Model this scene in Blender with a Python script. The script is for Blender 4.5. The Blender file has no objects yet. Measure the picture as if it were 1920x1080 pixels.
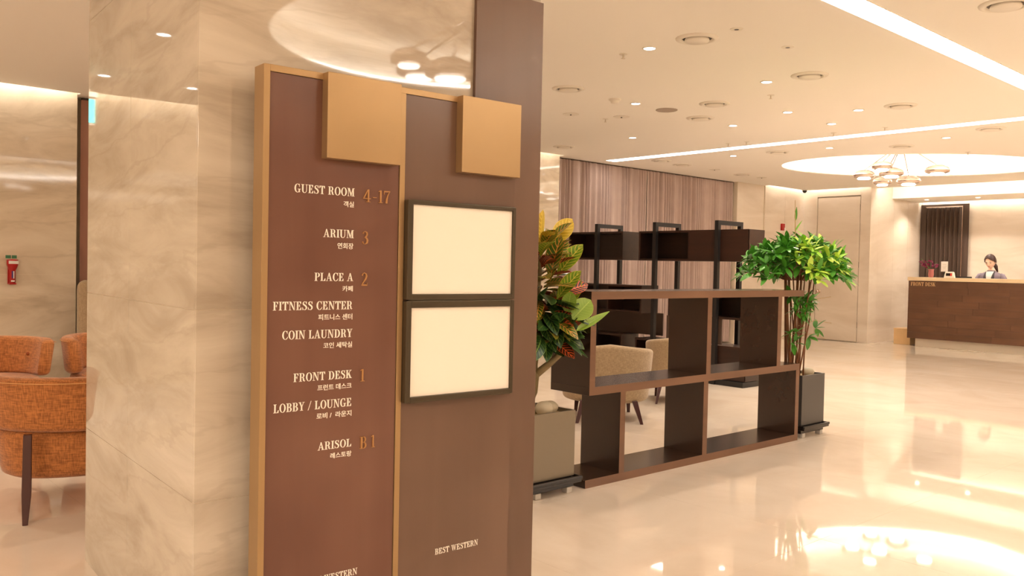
import bpy, bmesh, math, random
from mathutils import Vector, Matrix
R = math.radians; PI = math.pi
random.seed(7)
scn = bpy.context.scene
col = scn.collection

# ------------------------------------------------------------ camera, world, exposure
cam_d = bpy.data.cameras.new('camera'); cam = bpy.data.objects.new('camera', cam_d); col.objects.link(cam)
cam_d.sensor_width = 36.0; cam_d.lens = 30.0; cam_d.clip_start = 0.05
CAMROT = ((0.7455674, 0.0013458, -0.6664289), (-0.6660965, 0.0331486, -0.7451286), (0.0210884, 0.9994495, 0.0256109))
m4 = Matrix(CAMROT).to_4x4(); m4.translation = Vector((0, 0, 1.2)); cam.matrix_world = m4
scn.camera = cam
w = bpy.data.worlds.new('world'); scn.world = w; w.use_nodes = True
w.node_tree.nodes['Background'].inputs[0].default_value = (1.0, 0.82, 0.62, 1)
w.node_tree.nodes['Background'].inputs[1].default_value = 0.3
scn.view_settings.view_transform = 'Standard'; scn.view_settings.look = 'None'
scn.view_settings.exposure = 0.46; scn.view_settings.gamma = 1.0
scn.view_settings.use_curve_mapping = False
WARM = (1.0, 0.845, 0.695)          # colour of the downlights
STRIPC = (1.0, 0.915, 0.81)        # colour of the led strips
E_STRIP = 9.0; E_COVE = 26.0; E_RING = 34.0; P_SPOT = 38.0

def area_light(name, loc, sx, sy, power):
    l = bpy.data.lights.new(name, 'AREA'); l.shape = 'RECTANGLE'; l.size = sx; l.size_y = sy
    l.energy = power; l.color = WARM
    o = bpy.data.objects.new(name, l); o.location = loc; col.objects.link(o); return o
# unseen fill lights added under the ceiling behind and beside the camera
for loc, sx, sy, p in (((-3.2, .6, 2.66), 3.0, 3.0, 130), ((-1.8, -5.0, 2.66), 4.0, 2.5, 190), ((10.0, -3.5, 2.66), 4.0, 3.0, 170)):
    area_light('fill_light', loc, sx, sy, p)

# ------------------------------------------------------------ materials
def lin(c):
    return tuple((v/12.92 if v <= .04045 else ((v+.055)/1.055)**2.4) for v in c)
def rgb(r, g, b): return lin((r/255, g/255, b/255)) + (1,)
def new_mat(name):
    m = bpy.data.materials.new(name); m.use_nodes = True
    nt = m.node_tree; return m, nt, nt.nodes, nt.links, nt.nodes['Principled BSDF']
def plain(name, c, rough=.5, metal=0, bump=0, bscale=200, ior=1.5, var=0, vscale=6, coat=0, sheen=0):
    m, nt, n, l, b = new_mat(name)
    b.inputs['Base Color'].default_value = c; b.inputs['Roughness'].default_value = rough
    b.inputs['Metallic'].default_value = metal; b.inputs['IOR'].default_value = ior
    if coat: b.inputs['Coat Weight'].default_value = coat
    if sheen: b.inputs['Sheen Weight'].default_value = sheen
    tc = n.new('ShaderNodeTexCoord')
    if var:
        t = n.new('ShaderNodeTexNoise'); t.inputs['Scale'].default_value = vscale; t.inputs['Detail'].default_value = 4
        l.new(tc.outputs['Object'], t.inputs['Vector'])
        r = n.new('ShaderNodeValToRGB')
        r.color_ramp.elements[0].position = .3; r.color_ramp.elements[1].position = .7
        r.color_ramp.elements[0].color = tuple(v*(1-var) for v in c[:3])+(1,)
        r.color_ramp.elements[1].color = tuple(min(1, v*(1+var)) for v in c[:3])+(1,)
        l.new(t.outputs['Fac'], r.inputs[0]); l.new(r.outputs[0], b.inputs['Base Color'])
    if bump:
        t2 = n.new('ShaderNodeTexNoise'); t2.inputs['Scale'].default_value = bscale
        l.new(tc.outputs['Object'], t2.inputs['Vector'])
        bm_ = n.new('ShaderNodeBump'); bm_.inputs['Strength'].default_value = bump; bm_.inputs['Distance'].default_value = .004
        l.new(t2.outputs['Fac'], bm_.inputs['Height']); l.new(bm_.outputs[0], b.inputs['Normal'])
    return m
def emit(name, c, s):
    m, nt, n, l, b = new_mat(name); n.remove(b)
    e = n.new('ShaderNodeEmission'); e.inputs[0].default_value = tuple(c)+(1,); e.inputs[1].default_value = s
    l.new(e.outputs[0], n['Material Output'].inputs[0]); return m
def marble(name, base, dark, light, rough=.08, scale=1.0, stretch=(1, 1, 1), rot=(0, 0, 0), dist=1.5, ior=1.5, veins=.5):
    m, nt, n, l, b = new_mat(name)
    g = n.new('ShaderNodeNewGeometry'); mp = n.new('ShaderNodeMapping')
    mp.inputs['Scale'].default_value = stretch; mp.inputs['Rotation'].default_value = rot
    l.new(g.outputs['Position'], mp.inputs[0])
    t = n.new('ShaderNodeTexNoise'); t.inputs['Scale'].default_value = 1.6*scale; t.inputs['Detail'].default_value = 9
    t.inputs['Distortion'].default_value = dist; t.inputs['Roughness'].default_value = .6
    l.new(mp.outputs[0], t.inputs['Vector'])
    r = n.new('ShaderNodeValToRGB'); e = r.color_ramp.elements
    e[0].position = .32; e[0].color = dark; e[1].position = .52; e[1].color = base
    x = e.new(.68); x.color = light
    l.new(t.outputs['Fac'], r.inputs[0])
    wv = n.new('ShaderNodeTexWave'); wv.bands_direction = 'Z'; wv.inputs['Scale'].default_value = .55*scale
    wv.inputs['Distortion'].default_value = 11; wv.inputs['Detail'].default_value = 6; wv.inputs['Detail Scale'].default_value = 1.1
    wv.inputs['Detail Roughness'].default_value = .62
    l.new(mp.outputs[0], wv.inputs['Vector'])
    r2 = n.new('ShaderNodeValToRGB'); e2 = r2.color_ramp.elements
    e2[0].position = .0; e2[0].color = (1, 1, 1, 1); e2[1].position = .035; e2[1].color = (0, 0, 0, 1)
    l.new(wv.outputs['Fac'], r2.inputs[0])
    mu = n.new('ShaderNodeMath'); mu.operation = 'MULTIPLY'; mu.inputs[1].default_value = veins
    l.new(r2.outputs[0], mu.inputs[0])
    mx = n.new('ShaderNodeMix'); mx.data_type = 'RGBA'
    l.new(mu.outputs[0], mx.inputs['Factor']); l.new(r.outputs[0], mx.inputs[6]); mx.inputs[7].default_value = dark
    l.new(mx.outputs[2], b.inputs['Base Color'])
    b.inputs['Roughness'].default_value = rough; b.inputs['IOR'].default_value = ior
    return m
def wood(name, c1, c2, rough=.35, axis='X', scale=1.0, coat=0, fine=1.0):
    m, nt, n, l, b = new_mat(name)
    tc = n.new('ShaderNodeTexCoord'); mp = n.new('ShaderNodeMapping')
    s = {'X': (.6, 14, 14), 'Y': (14, .6, 14), 'Z': (14, 14, .6)}[axis]
    mp.inputs['Scale'].default_value = tuple(v*scale for v in s)
    oi = n.new('ShaderNodeObjectInfo'); ad = n.new('ShaderNodeVectorMath'); ad.operation = 'ADD'
    l.new(tc.outputs['Object'], ad.inputs[0]); l.new(oi.outputs['Random'], ad.inputs[1])
    l.new(ad.outputs[0], mp.inputs[0])
    t = n.new('ShaderNodeTexNoise'); t.inputs['Scale'].default_value = 2.2; t.inputs['Detail'].default_value = 8
    t.inputs['Distortion'].default_value = .8
    l.new(mp.outputs[0], t.inputs['Vector'])
    t2 = n.new('ShaderNodeTexNoise'); t2.inputs['Scale'].default_value = 2.0; t2.inputs['Detail'].default_value = 2
    l.new(ad.outputs[0], t2.inputs['Vector'])
    av = n.new('ShaderNodeMath'); av.operation = 'MULTIPLY_ADD'; av.inputs[1].default_value = .5*fine
    sc2 = n.new('ShaderNodeMath'); sc2.operation = 'MULTIPLY'; sc2.inputs[1].default_value = 1-.5*fine
    l.new(t2.outputs['Fac'], sc2.inputs[0]); l.new(t.outputs['Fac'], av.inputs[0]); l.new(sc2.outputs[0], av.inputs[2])
    r = n.new('ShaderNodeValToRGB'); r.color_ramp.elements[0].position = .35; r.color_ramp.elements[1].position = .65
    r.color_ramp.elements[0].color = c1; r.color_ramp.elements[1].color = c2
    l.new(av.outputs[0], r.inputs[0]); l.new(r.outputs[0], b.inputs['Base Color'])
    b.inputs['Roughness'].default_value = rough
    if coat: b.inputs['Coat Weight'].default_value = coat; b.inputs['Coat Roughness'].default_value = .15
    return m
def fabric(name, c1, c2, scale=260, rough=.9):
    m, nt, n, l, b = new_mat(name)
    tc = n.new('ShaderNodeTexCoord'); mix = []
    for st in ((1, 1, .06), (.1, .1, 1)):
        mp = n.new('ShaderNodeMapping'); mp.inputs['Scale'].default_value = st
        l.new(tc.outputs['Object'], mp.inputs[0])
        t = n.new('ShaderNodeTexNoise'); t.inputs['Scale'].default_value = scale; t.inputs['Detail'].default_value = 2
        l.new(mp.outputs[0], t.inputs['Vector']); mix.append(t)
    a = n.new('ShaderNodeMath'); a.operation = 'ADD'
    l.new(mix[0].outputs['Fac'], a.inputs[0]); l.new(mix[1].outputs['Fac'], a.inputs[1])
    r = n.new('ShaderNodeValToRGB'); r.color_ramp.elements[0].position = .78; r.color_ramp.elements[1].position = 1.0
    r.color_ramp.elements.remove(r.color_ramp.elements[1]); x = r.color_ramp.elements.new(1.0)
    h = n.new('ShaderNodeMath'); h.operation = 'MULTIPLY'; h.inputs[1].default_value = .5
    l.new(a.outputs[0], h.inputs[0])
    r.color_ramp.elements[0].position = .4; x.position = .6
    r.color_ramp.elements[0].color = c1; x.color = c2
    l.new(h.outputs[0], r.inputs[0]); l.new(r.outputs[0], b.inputs['Base Color'])
    b.inputs['Roughness'].default_value = rough; b.inputs['Sheen Weight'].default_value = .25
    bp = n.new('ShaderNodeBump'); bp.inputs['Strength'].default_value = .35; bp.inputs['Distance'].default_value = .003
    l.new(h.outputs[0], bp.inputs['Height']); l.new(bp.outputs[0], b.inputs['Normal'])
    return m
def croton_mat(name, base, edge, vein, k=9, wdt=.2):
    m, nt, n, l, b = new_mat(name)
    uv = n.new('ShaderNodeUVMap'); sp = n.new('ShaderNodeSeparateXYZ'); l.new(uv.outputs[0], sp.inputs[0])
    def M(op, a=None, bb=None, va=None, vb=None):
        q = n.new('ShaderNodeMath'); q.operation = op
        if a is not None: l.new(a, q.inputs[0])
        elif va is not None: q.inputs[0].default_value = va
        if bb is not None: l.new(bb, q.inputs[1])
        elif vb is not None: q.inputs[1].default_value = vb
        return q.outputs[0]
    v = M('ABSOLUTE', M('SUBTRACT', sp.outputs['Y'], vb=.5))           # 0 at the midrib, .5 at the edge
    t = M('SUBTRACT', M('MULTIPLY', sp.outputs['X'], vb=k), M('MULTIPLY', v, vb=k*.42))
    fr = M('ABSOLUTE', M('SUBTRACT', M('FRACT', t), vb=.5))
    side = M('LESS_THAN', fr, vb=wdt*.5)
    mid = M('LESS_THAN', v, vb=.028)
    rim = M('GREATER_THAN', v, vb=.47)
    mask = M('MAXIMUM', M('MAXIMUM', M('MULTIPLY', side, M('LESS_THAN', v, vb=.43)), mid), rim)
    r = n.new('ShaderNodeMix'); r.data_type = 'RGBA'; r.inputs[6].default_value = base; r.inputs[7].default_value = edge
    l.new(M('MULTIPLY', v, vb=1.8), r.inputs['Factor'])
    r2 = n.new('ShaderNodeMix'); r2.data_type = 'RGBA'; r2.inputs[7].default_value = vein
    l.new(r.outputs[2], r2.inputs[6]); l.new(mask, r2.inputs['Factor'])
    l.new(r2.outputs[2], b.inputs['Base Color']); b.inputs['Roughness'].default_value = .32
    return m

M = dict(
    ceiling=plain('ceiling_paint', rgb(248, 242, 232), .75),
    white=plain('white_metal', rgb(236, 228, 214), .45),
    ringgrey=plain('grille_grey', rgb(176, 160, 146), .6),
    wall=marble('wall_marble', rgb(224, 208, 184), rgb(198, 180, 154), rgb(234, 220, 198), rough=.05, scale=1.1, stretch=(.5, .5, 1.4), veins=.35),
    wallflat=marble('wall_marble_honed', rgb(228, 214, 197), rgb(217, 201, 182), rgb(234, 222, 207), rough=.22, scale=.7, stretch=(.4, .4, 1.4), veins=.22),
    column=marble('column_marble', rgb(196, 185, 168), rgb(172, 159, 142), rgb(208, 198, 182), rough=.03, scale=2.0, stretch=(.5, .5, 2.0), rot=(.5, .4, 0), dist=.9, ior=1.7, veins=.28),
    floor=marble('floor_marble', rgb(230, 215, 198), rgb(221, 204, 185), rgb(234, 220, 204), rough=.035, scale=.8, stretch=(1, .8, 1), rot=(0, 0, .6), dist=1.0, ior=1.62, veins=.12),
    grout=plain('joint_grey', rgb(232, 218, 196), .6),
    rough_wall=plain('plain_wall_paint', rgb(222, 208, 188), .7),
    gold=plain('bronze_gold', rgb(170, 140, 100), .36, metal=.55, var=.05, vscale=3),
    board=wood('sign_board_veneer', rgb(102, 67, 54), rgb(124, 87, 71), rough=.3, axis='Z', scale=.3, fine=.4),
    boardb=wood('pillar_board_veneer', rgb(100, 76, 62), rgb(114, 88, 73), rough=.28, axis='Z', scale=.3, fine=.5),
    frame=plain('dark_olive_metal', rgb(72, 62, 46), .4, metal=.4),
    paper=plain('blank_paper', rgb(250, 243, 230), .6),
    letter=plain('white_letter', rgb(250, 244, 232), .5),
    lettergold=plain('gold_letter', rgb(178, 130, 80), .4, metal=.15),
    walnut=wood('shaded_dark_walnut', rgb(44, 27, 18), rgb(53, 33, 23), rough=.25, axis='X', scale=.5, coat=.3, fine=.6),  # panel base darkened further for the shade on the side faces
    walnutedge=wood('walnut_edge', rgb(102, 70, 48), rgb(120, 84, 60), rough=.35, axis='X', scale=.5),
    blackmetal=plain('black_metal', rgb(38, 36, 36), .4, metal=.3),
    darkbox=wood('espresso_box', rgb(36, 20, 13), rgb(54, 30, 20), rough=.35, axis='Y', scale=.5),
    orange=fabric('orange_tweed', rgb(146, 88, 42), rgb(198, 126, 66), scale=230),
    stitch=plain('tan_stitching', rgb(214, 160, 100), .7),
    button=plain('orange_button', rgb(150, 76, 34), .7),
    beige=fabric('beige_tweed', rgb(150, 126, 96), rgb(184, 160, 126), scale=420),
    legwood=plain('mahogany_leg', rgb(66, 26, 22), .3, var=.1),
    steel=plain('brushed_planter', rgb(132, 122, 106), .38, metal=.65, bump=.1, bscale=60),
    darksteel=plain('charcoal_planter', rgb(88, 86, 84), .42, metal=.5),
    tray=plain('black_tray', rgb(30, 24, 22), .3),
    foot=plain('grey_caster', rgb(190, 184, 176), .4),
    soil=plain('pebble_soil', rgb(196, 170, 130), .9, bump=1, bscale=90, var=.3, vscale=60),
    stone=plain('pale_pebble', rgb(184, 172, 148), .6, var=.08, vscale=8),
    bark=plain('croton_bark', rgb(140, 122, 86), .8, var=.25, vscale=14, bump=.4, bscale=60),
    cane=plain('brown_cane', rgb(120, 74, 42), .6, var=.3, vscale=20),
    curtain=plain('mauve_curtain', rgb(184, 162, 152), .9, sheen=.2, var=.06, vscale=5),
    dcurtain=plain('brown_drape', rgb(176, 130, 112), .9),
    slat=plain('dark_brown_slat', rgb(74, 56, 44), .6),
    chrome=plain('chrome', rgb(214, 196, 184), .12, metal=1),
    deskwood=wood('desk_plank', rgb(86, 57, 38), rgb(108, 74, 51), rough=.4, axis='Y', scale=.8, fine=.6),
    counter=plain('cream_counter', rgb(238, 214, 176), .3),
    plinth=plain('plinth_metal', rgb(226, 214, 196), .3, metal=.2),
    skin=plain('skin', rgb(238, 204, 184), .5), hair=plain('dark_hair', rgb(58, 34, 28), .45),
    lips=plain('lips', rgb(196, 96, 92), .5), eye=plain('eye_dark', rgb(30, 20, 18), .3),
    jacket=plain('grey_lilac_jacket', rgb(134, 122, 136), .8), lapel=plain('charcoal_lapel', rgb(66, 60, 66), .7),
    blouse=plain('white_blouse', rgb(240, 238, 236), .7), skirt=plain('charcoal_skirt', rgb(50, 46, 50), .8),
    orchid=plain('magenta_petal', rgb(150, 44, 92), .6, var=.3, vscale=30), orchidp=plain('pink_vase', rgb(186, 112, 112), .4),
    green=plain('stem_green', rgb(78, 110, 44), .5),
    red=plain('red_plastic', rgb(176, 24, 24), .35), bluel=plain('blue_label', rgb(70, 50, 120), .4),
    greenl=plain('green_label', rgb(70, 130, 90), .5),
    plastic=plain('white_plastic', rgb(240, 236, 230), .4), black=plain('black_plastic', rgb(16, 15, 15), .35),
    screen=plain('dark_display', rgb(28, 24, 26), .2), ledred=emit('red_digits', (1, .05, .03), 1.5),
    boxwood=plain('light_wood_box', rgb(226, 188, 138), .5, var=.06),
    led_strip=emit('led_strip', STRIPC, E_STRIP), led_cove=emit('led_cove', STRIPC, E_COVE), led_ring=emit('led_ring', STRIPC, E_RING),
    lens=emit('lamp_lens', STRIPC, 14), exit=emit('exit_green', (.06, .80, .62), 4.5),
    pearl=plain('pearl_shade', rgb(226, 206, 192), .2, metal=.7),
    croton_y=croton_mat('croton_yellow', rgb(190, 158, 36), rgb(206, 176, 50), rgb(232, 204, 88)),
    croton_g=croton_mat('croton_green', rgb(66, 92, 22), rgb(98, 128, 30), rgb(228, 158, 80)),
    croton_l=croton_mat('croton_lime', rgb(92, 138, 26), rgb(130, 160, 40), rgb(214, 200, 84)),
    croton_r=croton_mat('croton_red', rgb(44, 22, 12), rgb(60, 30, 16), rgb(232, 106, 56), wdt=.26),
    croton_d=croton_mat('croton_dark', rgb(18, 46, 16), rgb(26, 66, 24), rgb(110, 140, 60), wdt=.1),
    croton_big=croton_mat('croton_pale', rgb(116, 150, 40), rgb(132, 162, 52), rgb(150, 176, 70), wdt=.06),
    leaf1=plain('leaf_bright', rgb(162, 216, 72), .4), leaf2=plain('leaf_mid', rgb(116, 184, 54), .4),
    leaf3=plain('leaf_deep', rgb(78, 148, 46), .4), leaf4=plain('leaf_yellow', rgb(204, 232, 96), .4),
    twig=plain('pale_twig', rgb(190, 160, 110), .6),
)

# ------------------------------------------------------------ geometry helpers
class MB:
    def __init__(s): s.v = []; s.f = []
    def quad(s, *p):
        i = len(s.v); s.v += [tuple(q) for q in p]; s.f.append(tuple(range(i, i+len(p)))); return s
    def box(s, x0, y0, z0, x1, y1, z1):
        i = len(s.v)
        s.v += [(x0,y0,z0),(x1,y0,z0),(x1,y1,z0),(x0,y1,z0),(x0,y0,z1),(x1,y0,z1),(x1,y1,z1),(x0,y1,z1)]
        for q in ((0,3,2,1),(4,5,6,7),(0,1,5,4),(1,2,6,5),(2,3,7,6),(3,0,4,7)): s.f.append(tuple(i+k for k in q))
        return s
    def prism(s, pts, axis, a, b):   # polygon pts (u,v) extruded between a and b along axis
        def P(u, v, w): return {'x': (w, u, v), 'y': (u, w, v), 'z': (u, v, w)}[axis]
        i = len(s.v); n = len(pts)
        s.v += [P(u, v, a) for u, v in pts]+[P(u, v, b) for u, v in pts]
        s.f.append(tuple(range(i, i+n))); s.f.append(tuple(range(i+2*n-1, i+n-1, -1)))
        for k in range(n): s.f.append((i+k, i+(k+1) % n, i+n+(k+1) % n, i+n+k))
        return s
    def lathe(s, prof, c=(0, 0, 0), seg=32, closed=False):
        i = len(s.v); n = len(prof)
        for k in range(seg):
            a = 2*PI*k/seg
            for r, z in prof: s.v.append((c[0]+r*math.cos(a), c[1]+r*math.sin(a), c[2]+z))
        for k in range(seg):
            for j in range(n if closed else n-1):
                s.f.append((i+k*n+j, i+((k+1) % seg)*n+j, i+((k+1) % seg)*n+(j+1) % n, i+k*n+(j+1) % n))
        if not closed:
            for j, e in ((0, 0), (n-1, 1)):
                if prof[j][0] > 1e-5: pass
        return s
    def disc(s, r, z, c=(0, 0, 0), seg=32):
        i = len(s.v); s.v += [(c[0]+r*math.cos(2*PI*k/seg), c[1]+r*math.sin(2*PI*k/seg), c[2]+z) for k in range(seg)]
        s.f.append(tuple(range(i, i+seg))); return s
    def tube(s, pts, rad, seg=8, cap=True):
        pts = [Vector(p) for p in pts]; n = len(pts); i = len(s.v)
        rad = rad if isinstance(rad, (list, tuple)) else [rad]*n
        ref = Vector((0, 0, 1))
        for k, p in enumerate(pts):
            t = (pts[min(k+1, n-1)]-pts[max(k-1, 0)]).normalized()
            a = t.cross(ref)
            if a.length < 1e-3: a = t.cross(Vector((0, 1, 0)))
            a.normalize(); b = t.cross(a).normalized()
            for j in range(seg):
                g = 2*PI*j/seg; s.v.append(tuple(p+(a*math.cos(g)+b*math.sin(g))*rad[k]))
        for k in range(n-1):
            for j in range(seg):
                s.f.append((i+k*seg+j, i+k*seg+(j+1) % seg, i+(k+1)*seg+(j+1) % seg, i+(k+1)*seg+j))
        if cap:
            s.f.append(tuple(i+j for j in range(seg))); s.f.append(tuple(i+(n-1)*seg+j for j in range(seg-1, -1, -1)))
        return s
    def ball(s, c, rx, ry=None, rz=None, seg=16, rings=10):
        ry = ry or rx; rz = rz or rx; i = len(s.v)
        for a in range(rings+1):
            th = PI*a/rings
            for b in range(seg):
                ph = 2*PI*b/seg
                s.v.append((c[0]+rx*math.sin(th)*math.cos(ph), c[1]+ry*math.sin(th)*math.sin(ph), c[2]+rz*math.cos(th)))
        for a in range(rings):
            for b in range(seg):
                s.f.append((i+a*seg+b, i+(a+1)*seg+b, i+(a+1)*seg+(b+1) % seg, i+a*seg+(b+1) % seg))
        return s
    def grid(s, fn, nu, nv):
        i = len(s.v)
        for a in range(nu+1):
            for b in range(nv+1): s.v.append(tuple(fn(a/nu, b/nv)))
        for a in range(nu):
            for b in range(nv):
                s.f.append((i+a*(nv+1)+b, i+(a+1)*(nv+1)+b, i+(a+1)*(nv+1)+b+1, i+a*(nv+1)+b+1))
        return s
    def mesh(s, name, mt, smooth=False, merge=True):
        me = bpy.data.meshes.new(name); me.from_pydata(s.v, [], s.f)
        bm = bmesh.new(); bm.from_mesh(me)
        if merge: bmesh.ops.remove_doubles(bm, verts=bm.verts, dist=1e-6)
        bmesh.ops.recalc_face_normals(bm, faces=bm.faces); bm.to_mesh(me); bm.free()
        if mt: me.materials.append(M[mt] if isinstance(mt, str) else mt)
        if smooth:
            for p in me.polygons: p.use_smooth = True
        return me
    def build(s, name, mt, parent=None, smooth=False, bevel=0, merge=True):
        return put(name, s.mesh(name, mt, smooth, merge), parent, bevel=bevel, smooth=smooth)
def put(name, me, parent=None, loc=(0, 0, 0), rot=None, bevel=0, smooth=False):
    o = bpy.data.objects.new(name, me); col.objects.link(o); o.parent = parent; o.location = loc
    if rot: o.rotation_euler = rot
    if bevel:
        b = o.modifiers.new('bevel', 'BEVEL'); b.width = bevel; b.segments = 2; b.limit_method = 'ANGLE'; b.angle_limit = R(40)
    if smooth == 'auto':
        pass
    return o
def tag(o, label=None, cat=None, group=None, kind=None):
    if label: o['label'] = label
    if cat: o['category'] = cat
    if group: o['group'] = group
    if kind: o['kind'] = kind
    return o
def thing(name, label, cat, loc=(0, 0, 0), rz=0, group=None):
    o = bpy.data.objects.new(name, None); col.objects.link(o); o.location = loc; o.rotation_euler = (0, 0, rz)
    o.empty_display_size = .1
    return tag(o, label, cat, group)
def struct(o): o['kind'] = 'structure'; return o
def kids(o): return [c for c in bpy.data.objects if c.parent == o]
def copy_tree(o, loc=None, rz=None, label=None, scale=None):
    ch = kids(o)
    c = o.copy(); col.objects.link(c)
    if loc is not None: c.location = loc
    if rz is not None: c.rotation_euler = (0, 0, rz)
    if label: c['label'] = label
    if scale: c.scale = scale
    def rec(src, dst):
        for k in kids_map.get(src.name, []):
            q = k.copy(); col.objects.link(q); q.parent = dst; rec(k, q)
    kids_map = {}
    for k in bpy.data.objects:
        if k.parent: kids_map.setdefault(k.parent.name, []).append(k)
    kids_map[o.name] = ch
    rec(o, c); return c

# ------------------------------------------------------------ structure
H = 2.68
# ceiling: outline with the cove slots left open and the two round recesses cut out
outline = [(-6, -8), (14.35, -8), (14.35, 0), (14.55, 0), (14.55, 6.85), (14.27, 6.85), (14.27, 8.02), (13.05, 8.02), (13.05, 8.12),
           (12.24, 8.12), (12.24, 8.35), (8.05, 8.35), (8.05, 8.02), (7.3, 8.02), (7.3, 8.75), (2.24, 8.75), (2.24, 8.42), (-6, 8.42)]
RINGS = [(11.87, 5.08, 1.25, 1.77, R(-41.8)), (3.45, -.2, 1.42, 1.42, 0)]   # x, y, half depth, half width, turn
cu = bpy.data.curves.new('ceiling', 'CURVE'); cu.dimensions = '2D'; cu.fill_mode = 'BOTH'; cu.extrude = .01
def spl(pts):
    sp = cu.splines.new('POLY'); sp.points.add(len(pts)-1)
    for i, (x, y) in enumerate(pts): sp.points[i].co = (x, y, 0, 1)
    sp.use_cyclic_u = True
spl(outline)
for cx, cy, r, ra, an in RINGS:
    spl([(cx+ra*math.cos(2*PI*k/96)*math.cos(an)-r*math.sin(2*PI*k/96)*math.sin(an), cy+ra*math.cos(2*PI*k/96)*math.sin(an)+r*math.sin(2*PI*k/96)*math.cos(an)) for k in range(96)])
tmp = bpy.data.objects.new('tmp', cu); col.objects.link(tmp)
dg = bpy.context.evaluated_depsgraph_get(); me = bpy.data.meshes.new_from_object(tmp.evaluated_get(dg)); bpy.data.objects.remove(tmp)
me.materials.clear(); me.materials.append(M['ceiling'])
ceiling = struct(put('ceiling', me, loc=(0, 0, H+.01)))
struct(MB().box(-6.2, -8.2, 3.0, 16.7, 9.0, 3.05).build('ceiling_light_block', 'ceiling'))  # unseen lid added over the ceiling slots to keep world light out
for i, (cx, cy, r, ra, an) in enumerate(RINGS):
    t = thing('ceiling_recess', ['round lit ceiling recess above the reception lobby, around the clustered lamp', 'round lit ceiling recess beside the camera, seen only mirrored in the marble column'][i], 'ceiling recess', (cx, cy, H), an)
    t.scale = (ra/r, 1, 1)
    MB().lathe([(r+.14, .0205), (r+.14, .28), (0.001, .28)], seg=96).build('recess_dome', 'ceiling', t, smooth=False)
    MB().lathe([(r+.07, .03), (r+.10, .03), (r+.10, .05), (r+.07, .05)], seg=96, closed=True).build('led_strip', 'led_ring', t)

FW = [0]
def slab_wall(name, p, q, rows, cw, mt, thick=.2, back='grout', off=0.0):
    """marble wall from p to q (plan); visible face to the right hand of p->q, slabs are parts"""
    p = Vector(p); q = Vector(q); d = (q-p); L = d.length; d.normalize()
    o = MB().box(0.0005, .0022, 0, L-.0005, thick, rows[-1]).build(name, back); struct(o)
    o.location = (p.x, p.y, 0); o.rotation_euler = (0, 0, math.atan2(d.y, d.x))
    n = max(1, round((L-off)/cw)); xs = ([0] if off else [])+[off+(L-off)*k/n for k in range(n+1)]
    for a, b in zip(xs[:-1], xs[1:]):
        for z0, z1 in zip(rows[:-1], rows[1:]):
            g = .0012
            MB().box(a+g, 0, z0+(g if z0 else 0), b-g, .012, z1-g).build('marble_slab', mt, o)
    return o
ROWS = [0, 1.035, 2.07, 2.98]
slab_wall('wall_left', (-6, 8.515), (2.24, 8.515), ROWS, 1.2, 'wall', .25)
struct(MB().box(2.24, 8.75, 0, 7.3, 8.95, 2.98).build('wall_behind_drape', 'rough_wall'))
slab_wall('wall_back', (7.3, 8.1), (8.05, 8.1), ROWS, .75, 'wall', .65)
struct(MB().box(8.05, 8.35, 0, 12.24, 8.55, 2.98).build('wall_behind_curtain', 'rough_wall'))
slab_wall('wall_back', (12.24, 8.12), (13.05, 8.12), [0, 1.035, 2.07, 2.68], .81, 'wallflat', .3)
slab_wall('wall_back', (13.05, 8.1), (14.35, 8.1), ROWS, .65, 'wallflat', .3)
# right wall with the door set flush in it
slab_wall('wall_right', (14.35, 8.3), (14.35, 7.84), ROWS, .5, 'wallflat', .3)
slab_wall('wall_right', (14.35, 7.035), (14.35, 6.85), ROWS, .2, 'wallflat', .3)
o = struct(MB().box(14.362, 7.035, 2.555, 14.65, 7.84, 2.98).build('wall_right_lintel', 'grout'))
MB().box(14.35, 7.036, 2.56, 14.362, 7.839, 2.98).build('marble_slab', 'wallflat', o)
d = struct(MB().box(14.385, 7.045, 0, 14.43, 7.83, 2.54).build('door_1', 'grout'))
MB().box(14.358, 7.045, .012, 14.385, 7.83, 2.54).build('door_panel', 'wallflat', d, bevel=.002)
hd = MB().ball((14.325, 7.775, .86), .028, seg=14).tube([(14.36, 7.775, .86), (14.32, 7.775, .86)], .012).build('door_handle', 'chrome', d, smooth=True)
MB().tube([(14.36, 7.775, .86), (14.352, 7.775, .86)], .036, 16).build('handle_rose', 'chrome', hd)
for z in (.25, 1.3, 2.3): MB().box(14.352, 7.036, z, 14.366, 7.045, z+.1).build('hinge', 'steel', d)
slab_wall('wall_recess', (14.65, 6.85), (16.4, 6.85), ROWS, .6, 'wallflat', .25)
slab_wall('wall_recess', (14.3625, 6.8495), (14.65, 6.8495), ROWS, .3, 'wallflat', .1)
slab_wall('wall_reception', (16.4, 6.85), (16.4, 0), [0, 1.0, 2.0, 2.98], 1.4, 'wallflat', .25)
struct(MB().box(14.35, -.2, 0, 16.65, 0, 2.98).build('wall_reception_end', 'rough_wall'))
struct(MB().box(14.35, -8, 0, 14.55, -.2, 2.98).build('wall_east', 'rough_wall'))
struct(MB().box(-6, -8.2, 0, 14.55, -8, 2.98).build('wall_south', 'rough_wall'))
struct(MB().box(-6.2, -8.2, 0, -6, 8.75, 2.98).build('wall_west', 'rough_wall'))
struct(MB().box(15.15, 0, 2.54, 16.28, 6.849, 2.6).box(15.15, 0, 2.6, 15.17, 6.849, 2.98).build('trim_1', 'ceiling'))
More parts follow.
